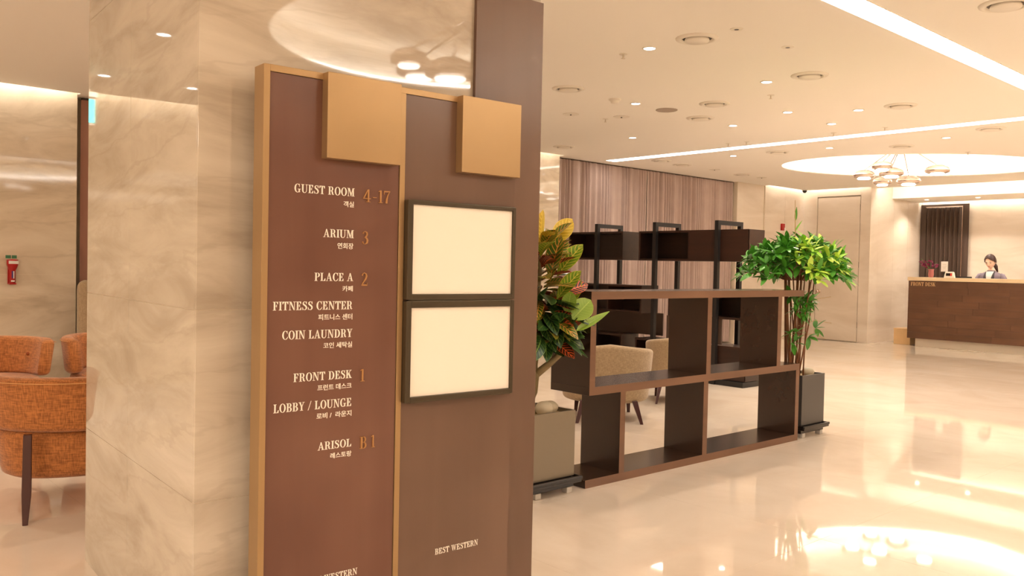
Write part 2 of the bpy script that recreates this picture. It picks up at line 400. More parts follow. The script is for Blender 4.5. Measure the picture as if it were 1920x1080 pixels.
# cove light strips in the slots
def cove(x0, y0, x1, y1, z0=2.80, z1=2.82, label=''):
    o = MB().box(x0, y0, z0, x1, y1, z1).build('cove_light', 'led_cove'); tag(o, label, 'light strip'); return o
cove(-5.9, 8.43, 2.2, 8.46, label='led strip hidden in ceiling slot above the left marble wall')
cove(7.32, 8.03, 8.03, 8.05, label='led strip hidden in ceiling slot left of the mauve curtain')
cove(13.1, 8.03, 14.2, 8.05, label='led strip hidden in ceiling slot over marble wall beside the door')
cove(14.28, 6.9, 14.30, 8.0, label='led strip hidden in ceiling slot above the flush marble door')
cove(14.6, .1, 14.64, 6.8, label='led strip hidden in wide slot in front of the reception bulkhead')
cove(16.30, .1, 16.32, 6.8, 2.62, 2.64, label='led strip hidden above the reception back wall')
# floor: base slab and polished tiles
fl = struct(MB().box(-6, -8, -.1, 16.65, 8.95, -.0015).build('floor', 'grout'))
def tiles():
    cache = {}
    xs = [-6+1.2*k for k in range(19)]+[16.65]; ys = [-8, -4.1, -.5]+[.7+1.2*k for k in range(7)]+[8.95]
    for a, b in zip(xs[:-1], xs[1:]):
        for c, d_ in zip(ys[:-1], ys[1:]):
            k = (round(b-a, 3), round(d_-c, 3))
            if k not in cache: cache[k] = MB().box(.0006, .0006, -.012, k[0]-.0006, k[1]-.0006, 0).mesh('floor_tile', 'floor')
            put('floor_tile', cache[k], fl, (a, c, 0))
tiles()
# marble column
A0 = R(-3.5)
c_ = struct(MB().box(.0016, .0016, 0, 1.204, 1.30, H).build('wall_column', 'grout')); c_.location = (.912, 2.316, 0); c_.rotation_euler = (0, 0, A0)
RW = [0, .527, 1.061, 2.12, H]
for z0, z1 in zip(RW[:-1], RW[1:]):
    z0 += .0006 if z0 else 0; z1 -= .0006
    MB().box(0, 0, z0, 1.206, .012, z1).build('marble_slab', 'column', c_, bevel=.0012)
    for a, b in ((.0124, .6874), (.6886, 1.302)):
        MB().box(0, a, z0, .012, b, z1).build('marble_slab', 'column', c_, bevel=.0006)
    MB().box(1.194, .0124, z0, 1.206, 1.302, z1).build('marble_slab', 'column', c_)
    MB().box(.0124, 1.29, z0, 1.1936, 1.302, z1).build('marble_slab', 'column', c_)

# ------------------------------------------------------------ ceiling light strips and fixtures
def strip(x0, y0, x1, y1, label):
    t = MB().box(x0-.006, y0-.006, H-.002, x1+.006, y1+.006, H).build('linear_light', 'white'); tag(t, label, 'ceiling light', 'linear ceiling lights')
    MB().box(x0, y0, H-.004, x1, y1, H-.002).build('diffuser', 'led_strip', t)
strip(8.78, 2.42, 8.95, 7.93, 'long thin ceiling light line ending at the mauve curtain')
strip(2.3, 2.22, 8.95, 2.38, 'broad ceiling light line crossing the upper right corner')
def downlight_proto():
    t = thing('downlight', 'x', 'downlight', (0, 0, H), group='recessed downlights')
    MB().lathe([(.050, 0), (.050, -.004), (.040, -.006), (.038, 0)], seg=24).build('trim_ring', 'white', t, smooth=True)
    MB().lathe([(.038, -.004), (.034, -.002), (.001, -.002)], seg=24).build('lamp_lens', 'lens', t)
    l = bpy.data.lights.new('downlight_lamp', 'SPOT'); l.energy = P_SPOT; l.spot_size = R(120); l.spot_blend = .7; l.shadow_soft_size = .04; l.color = WARM
    lo = bpy.data.objects.new('downlight_lamp', l); col.objects.link(lo); lo.parent = t; lo.location = (0, 0, -.02)
    return t
DL = [(4.50, 3.70, 'nearest downlight, below left of the largest round diffuser'), (5.92, 5.01, 'downlight left of the grey round speaker grille'),
      (5.92, 3.69, 'downlight left of the pair of diffusers near the thick light line'), (7.17, 4.24, 'downlight just behind the upper right diffuser, left of two close ones'),
      (7.49, 3.72, 'downlight just in front of the right-hand diffuser under the thick light line'), (8.01, 4.25, 'downlight nearest to the thin light line on its near side'),
      (7.47, 5.03, 'downlight right of the two overlapping diffusers'), (7.44, 6.33, 'downlight above the left end of the curtain'),
      (9.44, 6.34, 'downlight beyond the thin light line, towards the curtain'), (9.54, 5.08, 'downlight beyond the thin light line, left of the round recess'),
      (9.60, 3.78, 'downlight beyond the thin light line at the right'), (.214, 5.89, 'downlight over the orange chairs, mirrored highest in the column'),
      (.305, 7.54, 'downlight near the left marble wall, mirrored above the exit sign'), (-.40, 7.59, 'downlight near the left wall, mirrored at the column corner'),
      (-1.2, 5.9, 'unseen downlight added at the far left outside the picture')]
DL += [(x, y, 'unseen downlight added over the lobby floor outside the picture') for x, y in ((2.6, 4.9), (3.1, 6.4), (5.92, .3), (5.92, -1.5), (7.5, .6), (9.6, .6), (9.6, 2.2), (11.8, 2.2), (13.3, 3.0), (13.3, 1.0), (1.0, -.6), (-.8, 2.2))]  # unseen extra downlights, added to light the lobby
dl = downlight_proto(); first = True
for x, y, lab in DL:
    if first: dl.location = (x, y, H); dl['label'] = lab; first = False
    else: copy_tree(dl, (x, y, H), label=lab)
for x, y, lab in ((15.62, 6.45, 'soffit downlight above the orchid end of the desk'), (15.62, 5.6, 'soffit downlight above the receptionist'), (15.62, 4.3, 'soffit downlight off to the right of the receptionist')):
    copy_tree(dl, (x, y, 2.54), label=lab)
def diffuser_proto():
    t = thing('air_diffuser', 'x', 'air vent', (0, 0, H), group='round ceiling air diffusers')
    MB().lathe([(.136, 0), (.134, -.006), (.112, -.014), (.100, -.012), (.094, -.0005)], seg=40).build('flange', 'white', t, smooth=True)
    MB().lathe([(.074, -.001), (.080, -.016), (.074, -.022), (.001, -.022)], seg=40).build('center_plate', 'white', t, smooth=True)
    MB().lathe([(.096, -.0008), (.074, -.0008)], seg=40).build('gap_shade', 'frame', t)  # flat dark ring standing in for the shade inside the gap
    return t
DF = [(4.52, 3.33, 'large round air diffuser nearest the top of the picture'), (5.06, 5.01, 'round air diffuser beside the dark wooden pillar board'),
      (6.39, 4.50, 'left upper one of two close diffusers near the picture centre'), (6.90, 5.02, 'lower one of the two close diffusers, beside the grey speaker'),
      (5.94, 3.34, 'round air diffuser under the thick light line, left one'), (7.53, 3.36, 'round air diffuser under the thick light line, right one'),
      (5.10, 1.72, 'round air diffuser cut off by the top right corner'), (7.46, 7.44, 'round air diffuser just above the left end of the curtain'),
      (9.28, 3.23, 'round air diffuser just beyond the thin light line at the right edge'), (9.92, 4.40, 'round air diffuser above the round lit recess'),
      (9.48, 5.73, 'round air diffuser left of the round lit recess'), (9.26, 7.36, 'first diffuser beyond the thin light line over the curtain'),
      (9.82, 7.43, 'second diffuser beyond the thin light line over the curtain'), (11.35, 7.45, 'farthest diffuser over the right end of the curtain')]
df = diffuser_proto()
for i, (x, y, lab) in enumerate(DF):
    if i == 0: df.location = (x, y, H); df['label'] = lab
    else: copy_tree(df, (x, y, H), label=lab)
sp = thing('ceiling_speaker', 'flat grey round speaker grille in the ceiling', 'speaker', (6.35, 5.0, H))
MB().lathe([(.1, 0), (.1, -.005), (.095, -.007)], seg=32).build('speaker_rim', 'ringgrey', sp)
MB().lathe([(.095, -.006), (.001, -.006)], seg=32).build('speaker_grille', 'ringgrey', sp)
for i, (x, y, lab) in enumerate(((5.92, 5.82, 'small flat access disc left, beside the dark pillar board'), (6.35, 5.55, 'small flat access disc between diffuser and grey speaker'),
                                 (10.58, 7.42, 'small flat disc over the curtain, beyond the thin light line'), (11.92, 7.47, 'small flat disc at the far right end of the curtain'))):
    t = thing('access_disc', lab, 'ceiling cover', (x, y, H), group='flat ceiling cover discs')
    MB().lathe([(.08, 0), (.08, -.004), (.001, -.005)], seg=28).build('cover_plate', 'white', t)
    MB().lathe([(.008, -.0049), (.008, -.012), (.001, -.012)], seg=10).build('cover_screw', 'frame', t)
for i, (x, y) in enumerate(((4.5, 3.93), (6.39, 3.94), (8.55, 4.51), (8.56, 3.97), (6.34, 5.75), (8.5, 5.78), (8.52, 5.55), (10.88, 4.03))):
    lab = ['sprinkler head below left of the nearest downlight', 'sprinkler head between two downlights under the upper diffusers', 'sprinkler head close to the thin light line at the middle',
           'sprinkler head close to the thin light line, right one', 'sprinkler head between the two flat discs at the left', 'left one of two sprinkler heads side by side at the light line',
           'right one of two sprinkler heads side by side at the light line', 'sprinkler head beyond the thin light line at right'][i]
    t = thing('sprinkler_head', lab, 'sprinkler', (x, y, H), group='ceiling sprinkler heads')
    MB().lathe([(.03, 0), (.028, -.004), (.008, -.005)], seg=16).build('escutcheon', 'white', t)
    MB().tube([(0, 0, -.004), (0, 0, -.03)], .006, 8).lathe([(.001, -.03), (.014, -.031), (.014, -.034), (.001, -.034)], seg=12).build('nozzle', 'plinth', t)
for x, y, lab in ((4.51, 3.03, 'round plate with a black pinhole beside the largest diffuser'), (5.10, 3.03, 'round plate with a black pinhole left of the thick light line')):
    t = thing('pinhole_light', lab, 'ceiling fitting', (x, y, H), group='pinhole ceiling fittings')
    MB().lathe([(.04, 0), (.039, -.003), (.014, -.004)], seg=24).build('face_plate', 'white', t)
    MB().lathe([(.015, -.0042), (.001, -.0042)], seg=16).build('pinhole', 'black', t)
t = thing('smoke_detector', 'small white domed smoke detector left of a downlight', 'smoke detector', (5.65, 5.02, H))
MB().lathe([(.055, 0), (.053, -.012), (.04, -.016)], seg=24).build('detector_base', 'white', t, smooth=True)
MB().lathe([(.04, -.015), (.034, -.036), (.001, -.04)], seg=24).build('detector_dome', 'white', t, smooth=True)
t = thing('security_camera', 'tiny dark dome camera on the ceiling before the flush door', 'camera', (14.0, 7.9, H))
MB().lathe([(.05, 0), (.05, -.02), (.04, -.025)], seg=20).build('camera_base', 'plastic', t)
MB().lathe([(.04, -.022), (.036, -.05), (.02, -.068), (.001, -.072)], seg=20).build('camera_dome', 'black', t, smooth=True)

# clustered saucer lamp, twice: one in each round recess
def cluster(cx, cy, lab, spots):
    t = thing('cluster_lamp', lab, 'ceiling lamp', (cx, cy, H), group='clustered saucer lamps')
    MB().lathe([(.12, .279), (.12, .25), (.001, .25)], seg=24).build('ceiling_rose', 'chrome', t)
    for x, y, z, r in spots:
        s = MB().lathe([(.001, .10*r/.2), (.5*r, .09*r/.2), (.9*r, .05*r/.2), (r, 0), (.96*r, -.025), (.62*r, -.045), (.60*r, -.03)], seg=36).build('lamp_shade', 'pearl', t, smooth=True)
        s.location = (x, y, z)
        MB().lathe([(r*1.005, .006), (r*1.02, 0), (r*1.005, -.006)], seg=36).build('shade_rim', 'chrome', s)
        MB().lathe([(.61*r, -.04), (.55*r, -.055), (.001, -.06)], seg=32).build('lamp_lens', 'lens', s, smooth=True)
        MB().tube([(x, y, z+.09*r/.2), (0, 0, .26)], .007, 8).build('lamp_rod', 'chrome', t)
cluster(11.4, 5.05, 'cluster of round chrome rimmed saucer lamps under the lit ceiling recess',
        [(-.55, .0, -.10, .13), (-.42, .30, -.18, .14), (-.24, .02, -.16, .155), (.24, .36, -.21, .12), (.28, .02, -.22, .15), (-.04, -.48, -.14, .15)])
cluster(3.45, -.2, 'cluster of saucer lamps seen mirrored in the marble column above the directory sign',
        [(-.43, .27, -.27, .165), (-.78, .38, -.26, .11), (-.45, -.1, -.2, .15), (.0, .1, -.2, .2), (.3, -.3, -.2, .17)])

# ------------------------------------------------------------ condensed serif lettering built from polygons
def gl():
    G = {}
    def Rr(x0, y0, x1, y1): return [[(x0, y0), (x1, y0), (x1, y1), (x0, y1)]]
    def Pp(*p): return [list(p)]
    def arc(cx, cy, rx, ry, tx, ty, a0, a1, n=14):
        out = []
        for i in range(n):
            a = R(a0+(a1-a0)*i/n); b = R(a0+(a1-a0)*(i+1)/n)
            f = lambda t, o: (cx+(rx-(tx if o else 0))*math.cos(t), cy+(ry-(ty if o else 0))*math.sin(t))
            out.append([f(a, 0), f(b, 0), f(b, 1), f(a, 1)])
        return out
    def stroke(pts, ws):
        out = []; L = []; 
        for i, p in enumerate(pts):
            a = pts[max(i-1, 0)]; b = pts[min(i+1, len(pts)-1)]
            dx, dy = b[0]-a[0], b[1]-a[1]; d = math.hypot(dx, dy) or 1
            nx, ny = -dy/d*ws[i]/2, dx/d*ws[i]/2; L.append(((p[0]+nx, p[1]+ny), (p[0]-nx, p[1]-ny)))
        for i in range(len(L)-1): out.append([L[i][0], L[i+1][0], L[i+1][1], L[i][1]])
        return out
    sf = .055
    def stem(x, top=1, bot=1, w=.16): return Rr(x, 0, x+w, 1)+(Rr(x-.1, 1-sf, x+w+.1, 1) if top else [])+(Rr(x-.1, 0, x+w+.1, sf) if bot else [])
    G[' '] = (.34, []); G['I'] = (.38, stem(.11))
    G['L'] = (.68, stem(.11)+Rr(.2, 0, .62, sf)+Pp((.63, 0), (.64, .32), (.59, .32), (.44, .04)))
    fx = Rr(.2, 1-sf, .58, 1)+Pp((.6, 1), (.61, .72), (.56, .72), (.42, .95))+Rr(.2, .48, .46, .53)+Rr(.42, .36, .47, .66)
    G['F'] = (.66, stem(.11)+fx)
    G['E'] = (.69, stem(.11)+fx+Rr(.2, 0, .62, sf)+Pp((.63, 0), (.64, .3), (.59, .3), (.44, .04)))
    G['T'] = (.72, stem(.28, 0, 1)+Rr(.03, 1-sf, .69, 1)+Pp((.02, 1), (.01, .7), (.06, .7), (.2, .95))+Pp((.7, 1), (.71, .7), (.66, .7), (.52, .95)))
    G['O'] = (.82, arc(.41, .5, .38, .52, .16, .045, 0, 360, 28))
    G['C'] = (.74, arc(.41, .5, .38, .52, .17, .045, 48, 312, 22)+Rr(.63, .66, .67, 1)+stroke([(.6, .88), (.65, .78), (.66, .7)], [.05, .06, .05])+stroke([(.62, .1), (.68, .2), (.7, .32)], [.05, .05, .04]))
    G['G'] = (.84, arc(.41, .5, .38, .52, .17, .045, 48, 320, 22)+Rr(.63, .66, .67, 1)+Rr(.56, .02, .71, .42)+Rr(.46, .38, .82, .43))
    G['U'] = (.84, Rr(.1, .3, .26, 1)+Rr(0, 1-sf, .36, 1)+arc(.4, .32, .30, .34, .15, .06, 180, 270, 8)+arc(.4, .32, .30, .34, .06, .06, 270, 360, 8)+Rr(.645, .3, .70, 1)+Rr(.54, 1-sf, .82, 1))
    G['S'] = (.66, stroke([(.53, .74), (.5, .89), (.38, .975), (.22, .95), (.14, .82), (.17, .68), (.32, .57), (.46, .46), (.54, .33), (.52, .15), (.4, .03), (.24, .03), (.12, .12), (.07, .28)],
                          [.04, .05, .05, .08, .13, .16, .17, .17, .16, .13, .08, .05, .05, .04])+Rr(.53, .68, .57, 1)+Rr(.05, 0, .09, .32))
    bowl = Rr(.2, 1-sf, .42, 1)+Rr(.2, .46, .42, .51)+arc(.4, .73, .26, .27, .16, .05, -90, 90, 12)
    G['P'] = (.7, stem(.11)+bowl)
    G['R'] = (.8, stem(.11)+bowl+stroke([(.4, .49), (.52, .42), (.56, .28), (.58, .12), (.66, .03), (.76, .1)], [.05, .13, .16, .15, .08, .04]))
    G['B'] = (.74, stem(.11, 1, 1)+Rr(.2, 1-sf, .42, 1)+Rr(.2, .49, .42, .54)+Rr(.2, 0, .42, sf)+arc(.4, .76, .24, .24, .15, .05, -90, 90, 10)+arc(.4, .27, .29, .27, .17, .05, -90, 90, 12))
    G['D'] = (.82, stem(.11)+Rr(.2, 1-sf, .38, 1)+Rr(.2, 0, .38, sf)+arc(.36, .5, .4, .5, .17, .055, -90, 90, 14))
    G['M'] = (1.0, Rr(.12, 0, .165, 1)+Rr(.02, 0, .27, sf)+Rr(.0, 1-sf, .2, 1)+Pp((.12, 1), (.3, 1), (.55, .2), (.49, 0))+Pp((.47, .0), (.53, .0), (.78, 1), (.72, 1))+Rr(.72, 0, .88, 1)+Rr(.63, 0, .98, sf)+Rr(.74, 1-sf, .98, 1))
    G['N'] = (.86, Rr(.13, 0, .18, 1)+Rr(.02, 0, .3, sf)+Rr(0, 1-sf, .2, 1)+Pp((.1, 1), (.3, 1), (.72, 0), (.62, 0))+Rr(.67, 0, .72, 1)+Rr(.56, 1-sf, .85, 1))
    G['A'] = (.82, Pp((.1, 0), (.155, 0), (.40, .86), (.38, 1))+Pp((.36, 1), (.45, 1), (.74, 0), (.56, 0))+Rr(.2, .28, .6, .33)+Rr(0, 0, .26, sf)+Rr(.47, 0, .82, sf))
    G['Y'] = (.76, Pp((.06, 1), (.24, 1), (.46, .42), (.32, .42))+Pp((.60, 1), (.66, 1), (.44, .42), (.4, .44))+Rr(.30, 0, .46, .46)+Rr(.2, 0, .56, sf)+Rr(0, 1-sf, .32, 1)+Rr(.5, 1-sf, .76, 1))
    G['W'] = (1.1, Pp((.06, 1), (.22, 1), (.40, 0), (.34, 0))+Pp((.34, 0), (.39, 0), (.56, .9), (.52, .9))+Pp((.46, 1), (.62, 1), (.80, 0), (.74, 0))+Pp((.74, 0), (.79, 0), (1.0, 1), (.95, 1))+Rr(0, 1-sf, .3, 1)+Rr(.4, 1-sf, .68, 1)+Rr(.86, 1-sf, 1.1, 1))
    G['K'] = (.84, stem(.11)+Pp((.26, .36), (.26, .44), (.62, .97), (.68, .97))+Pp((.34, .52), (.46, .68), (.74, 0), (.55, 0))+Rr(.5, 1-sf, .78, 1)+Rr(.48, 0, .82, sf))
    G['/'] = (.46, Pp((0, -.05), (.05, -.05), (.44, 1.05), (.39, 1.05)))
    G['-'] = (.5, Rr(.08, .36, .42, .42))
    G['4'] = (.68, Rr(.38, 0, .5, 1)+Rr(.27, 0, .62, .05)+Pp((.38, 1), (.46, 1), (.08, .3), (.0, .3))+Rr(0, .25, .64, .31))
    G['1'] = (.42, Rr(.16, 0, .28, 1)+Rr(.05, 0, .4, .05)+Pp((.16, 1), (.16, .9), (.04, .86), (.04, .9)))
    G['7'] = (.6, Rr(.05, .9, .56, 1)+Rr(.04, .7, .08, 1)+stroke([(.52, .95), (.36, .6), (.28, .3), (.26, .0)], [.05, .08, .13, .15]))
    G['3'] = (.6, stroke([(.1, .8), (.16, .93), (.3, .98), (.44, .9), (.46, .76), (.4, .6), (.26, .53)], [.1, .05, .05, .11, .13, .1, .04])+stroke([(.26, .53), (.42, .47), (.5, .3), (.46, .12), (.3, .02), (.14, .05), (.07, .2)], [.04, .11, .15, .14, .05, .05, .1]))
    G['2'] = (.6, stroke([(.09, .78), (.14, .92), (.28, .98), (.43, .9), (.47, .74), (.4, .52), (.2, .26), (.06, .04)], [.1, .05, .05, .1, .14, .12, .06, .05])+Rr(.04, .0, .54, .1)+Rr(.5, .0, .54, .22))
    return G
G = gl()
def serif(name, text, u0, u1, z0, z1, y0, y1, mt, parent, axis='y', label=None):
    """letters spanning u0..u1, z0..z1, raised between y0 (back) and y1 (front)"""
    x = 0; polys = []
    for ch in text:
        wd, ps = G[ch]
        for p in ps: polys.append([(x+a, b) for a, b in p])
        x += wd+.05
    x -= .05; mb = MB(); sx = (u1-u0)/x; sz = z1-z0
    for p in polys: mb.prism([(u0+a*sx, z0+b*sz) for a, b in p], axis, y0, y1)
    o = mb.build(name, mt, parent, merge=False)
    if label: o['label'] = label
    return o
def hangul(text, u0, u1, z0, z1, y, parent):
    cv = bpy.data.curves.new('t', 'FONT'); cv.body = text; cv.size = 1; cv.extrude = .02; cv.offset = .008
    ob = bpy.data.objects.new('t', cv); col.objects.link(ob)
    dg = bpy.context.evaluated_depsgraph_get(); me = bpy.data.meshes.new_from_object(ob.evaluated_get(dg)); bpy.data.objects.remove(ob)
    xs = [v.co.x for v in me.vertices]; ys = [v.co.y for v in me.vertices]
    if not xs: return
    sx = (u1-u0)/(max(xs)-min(xs)); sy = (z1-z0)/(max(ys)-min(ys)); mx, my = min(xs), min(ys)
    for v in me.vertices:
        a, b, c = v.co; v.co = (u0+(a-mx)*sx, y-c*.04, z0+(b-my)*sy)
    me.materials.clear(); me.materials.append(M['letter'])
    put('small_lettering', me, parent)

# ------------------------------------------------------------ directory sign and pillar board
SG = R(-2.7)
sg = thing('directory_sign', 'tall brown directory sign with gold edging and floor names before the marble column', 'sign', (1.027, 2.161, 0), SG)
T = .063; W_ = .876; TOP = 1.729
fr = MB()
fr.box(0, 0, 0, .018, T, TOP).box(.018, 0, TOP-.018, W_, T, TOP).box(.428, 0, 0, .446, T, TOP-.018).box(.018, .02, 0, W_, T, TOP-.018)
fr.build('gold_frame', 'gold', sg, bevel=.0008)
MB().box(.019, .004, 0, .4265, .02, TOP-.019).build('panel_board', 'board', sg)
MB().box(.4465, .004, 0, W_, .02, TOP-.019).build('panel_board', 'boardb', sg)
for a, b in ((.173, .411), (.634, .870)):
    MB().box(a, -.03, 1.491, b, .004, 1.7295).build('gold_square', 'gold', sg, bevel=.001)
for z0, z1, i0, i1 in ((1.092, 1.393, 1.109, 1.380), (.779, 1.088, .796, 1.067)):
    f = MB()
    a, b, c, e = .447, .866, .466, .854
    f.box(a, -.02, z0, c, .004, z1).box(e, -.02, z0, b, .004, z1).box(c, -.02, z0, e, .004, i0).box(c, -.02, i1, e, .004, z1)
    fo = f.build('picture_frame', 'frame', sg, bevel=.002)
    MB().box(c, -.012, i0, e, 0.0, i1).build('blank_sheet', 'paper', fo)
LN = [('GUEST ROOM', .0926, .2786, 1.3915, 1.4148, '4-17', .306, .397, 1.378, 1.415, '객실', .244, .277, 1.3597, 1.3765),
      ('ARIUM', .182, .2784, 1.271, 1.2942, '3', .304, .326, 1.2545, 1.293, '연회장', .227, .2774, 1.2392, 1.2565),
      ('PLACE A', .157, .2784, 1.1468, 1.170, '2', .304, .326, 1.1335, 1.172, '카페', .2448, .2778, 1.117, 1.1333),
      ('FITNESS CENTER', .0354, .2778, 1.0654, 1.0892, None, 0, 0, 0, 0, '피트니스 센터', .1706, .2778, 1.0356, 1.0528),
      ('COIN LAUNDRY', .063, .2786, .9847, 1.0084, None, 0, 0, 0, 0, '코인 세탁실', .1875, .2786, .955, .9717),
      ('FRONT DESK', .0982, .2795, .8653, .889, '1', .306, .321, .853, .889, '프런트 데스크', .1713, .2789, .8355, .852),
      ('LOBBY / LOUNGE', .041, .2795, .7837, .8076, None, 0, 0, 0, 0, '로비 /  라운지', .1696, .280, .7548, .7716),
      ('ARISOL', .175, .2815, .6653, .6880, 'B 1', .308, .359, .6542, .690, '레스토랑', .2145, .2822, .637, .653)]
for t_, a, b, z0, z1, num, na, nb, n0, n1, kr, ka, kb, k0, k1 in LN:
    serif('lettering', t_, a, b, z0, z1, .0055, .0022, 'letter', sg, label='white raised lettering reading '+t_)
    hangul(kr, ka, kb, k0, k1, .0035, sg)
    if num: serif('floor_number', num, na, nb, n0, n1, .0055, .0, 'lettergold', sg, label='raised gold floor number '+num.replace(' ', ''))
serif('lettering', 'BEST WESTERN', .583, .752, .2857, .3042, .0055, .003, 'letter', sg, label='small thin lettering at the foot of the right panel')
serif('lettering', 'BEST WESTERN', .139, .308, .2837, .3027, .0055, .003, 'letter', sg, label='small thin lettering at the foot of the left panel')
pb = MB().box(.914, -.015, 0, 1.207, -.001, 2.14).build('pillar_board', 'boardb', bevel=.001); pb.location = (.912, 2.316, 0); pb.rotation_euler = (0, 0, A0)
tag(pb, 'tall dark brown wooden board behind the directory sign, covering the column edge', 'board')

# ------------------------------------------------------------ low open room divider shelf
rd = thing('room_divider', 'low open dark walnut shelf divider with staggered compartments on the marble floor', 'shelf', (3.38, 3.15, 0))
D = .30
def board(name, x0, z0, x1, z1, d=D, y0=0):
    o = MB().box(x0, y0+.001, z0, x1, y0+d, z1).build(name, 'walnut', rd, bevel=.0015)
    MB().box(x0, y0, z0, x1, y0+.001, z1).build('edge_band', 'walnutedge', o)
board('shelf', 0, 0, 2.205, .045); board('shelf', .016, .505, 2.205, .55); board('shelf', .016, 1.028, 2.24, 1.072, D+.005)
board('divider', .275, .045, .318, .505); board('divider', 1.062, .045, 1.108, .505); board('divider', 2.16, .045, 2.205, .505)
board('divider', .016, .55, .06, 1.028); board('divider', 1.082, .55, 1.127, 1.028); board('divider', 1.90, .55, 1.947, 1.028)

# ------------------------------------------------------------ tall black-framed shelf unit at the back
su = thing('shelf_unit', 'tall black metal framed shelf with espresso wooden boxes in front of the mauve curtain', 'shelf', (7.575, 4.9, 0))
for y in (.335, 1.16, 2.04):
    m = MB(); w_ = .045
    m.box(-.015, y, .0, .03, y+w_, 1.726).box(.40, y, 0, .445, y+w_, 1.726).box(.03, y, 1.681, .40, y+w_, 1.726).box(.03, y, 0, .40, y+w_, .03)
    m.build('metal_frame', 'blackmetal', su)
def cubby(y0, y1, z0, z1, doors=(), back=True, divs=()):
    t = .022; m = MB(); d = .33
    m.box(.031, y0, z0, d, y1, z0+t).box(.031, y0, z1-t, d, y1, z1).box(.031, y0, z0+t, d, y0+t, z1-t).box(.031, y1-t, z0+t, d, y1, z1-t)
    if back: m.box(d-.015, y0+t, z0+t, d, y1-t, z1-t)
    for q in divs: m.box(.031, q-t/2, z0+t, d-.016, q+t/2, z1-t)
    o = m.build('shelf_box', 'darkbox', su)
    for a, b in doors: MB().box(.0312, a, z0+.001, .045, b, z1-.001).build('door', 'darkbox', o)
cubby(0, 1.44, 1.296, 1.63, doors=((.0, .73),), divs=(.74,))
cubby(1.68, 2.56, 1.30, 1.634, divs=())
cubby(1.38, 2.56, .69, 1.01, divs=(1.9,)); cubby(.0, 1.0, .69, .96, divs=(.5,))
cubby(.0, .8, .06, .41, doors=((.0, .40),)); cubby(1.02, 1.46, .06, .41); cubby(1.66, 2.56, .06, .43, divs=(2.1,))
MB().box(.04, .3, .42, .055, 1.02, .69).box(.3, 1.28, .43, .315, 2.56, .69).build('smoked_panel', 'slat', su)
MB().box(.0, 0, 0, .34, 2.58, .055).build('plinth', 'blackmetal', su)

# ------------------------------------------------------------ curtains
def drape(name, x0, x1, y, z0, z1, label, mt, folds, amp=.035, seed=1, cat='curtain', group=None):
    rnd = random.Random(seed); ph = [rnd.uniform(-.5, .5) for _ in range(folds+2)]; aw = [rnd.uniform(.35, 1.15) for _ in range(folds+2)]
    def off(u, v):
        k = u*folds+.42*math.sin(u*folds*1.37+seed)+.3*math.sin(u*folds*.61+2*seed); k = min(max(k, 0), folds); i = int(k); f = k-i
        a = aw[i]*(1-f)+aw[i+1]*f; p_ = ph[i]*(1-f)+ph[i+1]*f
        top = min(1, (1-v)*14)
        return amp*a*(math.sin(2*PI*k+p_)+.2*math.sin(2*PI*2.3*k+seed))*(.55+.45*top)
    n = folds*10
    t = thing(name, label, cat, (0, 0, 0), group=group)
    mb = MB().grid(lambda a, b: (x0+(x1-x0)*a, y-.0+off(a, b), z0+(z1-z0)*b), n, 10)
    mb.build('curtain_cloth', mt, t, smooth=True)
    mb = MB().box(x0, y-.012, z1, x1, y+.012, z1+.012); mb.build('curtain_track', 'slat', t)
    return t
drape('curtain', 8.07, 10.0, 8.2, .02, 2.665, 'left mauve pleated curtain, ceiling high, behind the croton side', 'curtain', 22, seed=3, group='mauve window curtains')
drape('curtain', 10.0, 12.22, 8.2, .02, 2.665, 'right mauve pleated curtain, ceiling high, behind the tall black shelf', 'curtain', 25, seed=5, group='mauve window curtains')
drape('curtain', 2.3, 4.9, 8.62, .02, 2.66, 'narrow glimpse of reddish brown curtain between left wall and column', 'dcurtain', 14, .04, seed=8)
# reception: dark vertical pleated screen with a bright rail
t = thing('pleated_screen', 'dark brown vertical pleated screen behind the reception desk', 'screen', (16.36, 6.0, 0))
MB().box(-.02, .0, .02, .0, .10, 2.5).box(-.02, .74, .02, 0, .84, 2.5).box(-.02, .1, 2.46, 0, .74, 2.5).build('screen_frame', 'slat', t)
for k in range(8):
    y0 = .11+k*.079
    MB().prism([(-.006, y0), (-.05, y0+.035), (-.05, y0+.044), (-.006, y0+.078)], 'z', .03, 2.44).build('slat', 'slat', t)
MB().box(-.06, .1, 2.445, -.045, .74, 2.462).box(-.06, .088, .02, -.048, .1, 2.462).build('guide_rail', 'chrome', t)

# ------------------------------------------------------------ reception desk
dk = thing('reception_desk', 'long reception desk with brown plank front and pale counter', 'desk', (14.53, 6.25, 0))
MB().box(.02, -3.8, .137, .55, 0, 1.098).build('desk_body', 'deskwood', dk)
MB().box(-.02, -3.82, 1.10, .6, .012, 1.16).build('countertop', 'counter', dk, bevel=.003)
MB().box(.07, -3.7, 0, .5, -.11, .137).build('kickplate', 'plinth', dk)
rz = [.137+k*(1.098-.137)/9 for k in range(10)]
rnd = random.Random(4)
for k in range(9):
    y = 0.0
    while y > -3.8:
        L = rnd.uniform(.45, 1.1); y2 = max(-3.8, y-L)
        if y2 < -3.5: y2 = -3.8
        e = rnd.uniform(0, .0015)
        MB().box(-.0-e, y2+.0008, rz[k]+.0008, .019, y-.0008, rz[k+1]-.0008).build('plank', 'deskwood', dk)
        y = y2
o = serif('lettering', 'FRONT DESK', 0, .40, 0, .062, .0, -.006, 'boxwood', dk, label='gold lettering reading FRONT DESK')
o.location = (-.005, -.04, 1.015); o.rotation_euler = (0, 0, R(-90))
bx = thing('wooden_box', 'small light wooden box on the floor at the left end of the reception desk', 'box', (14.75, 6.29, 0))
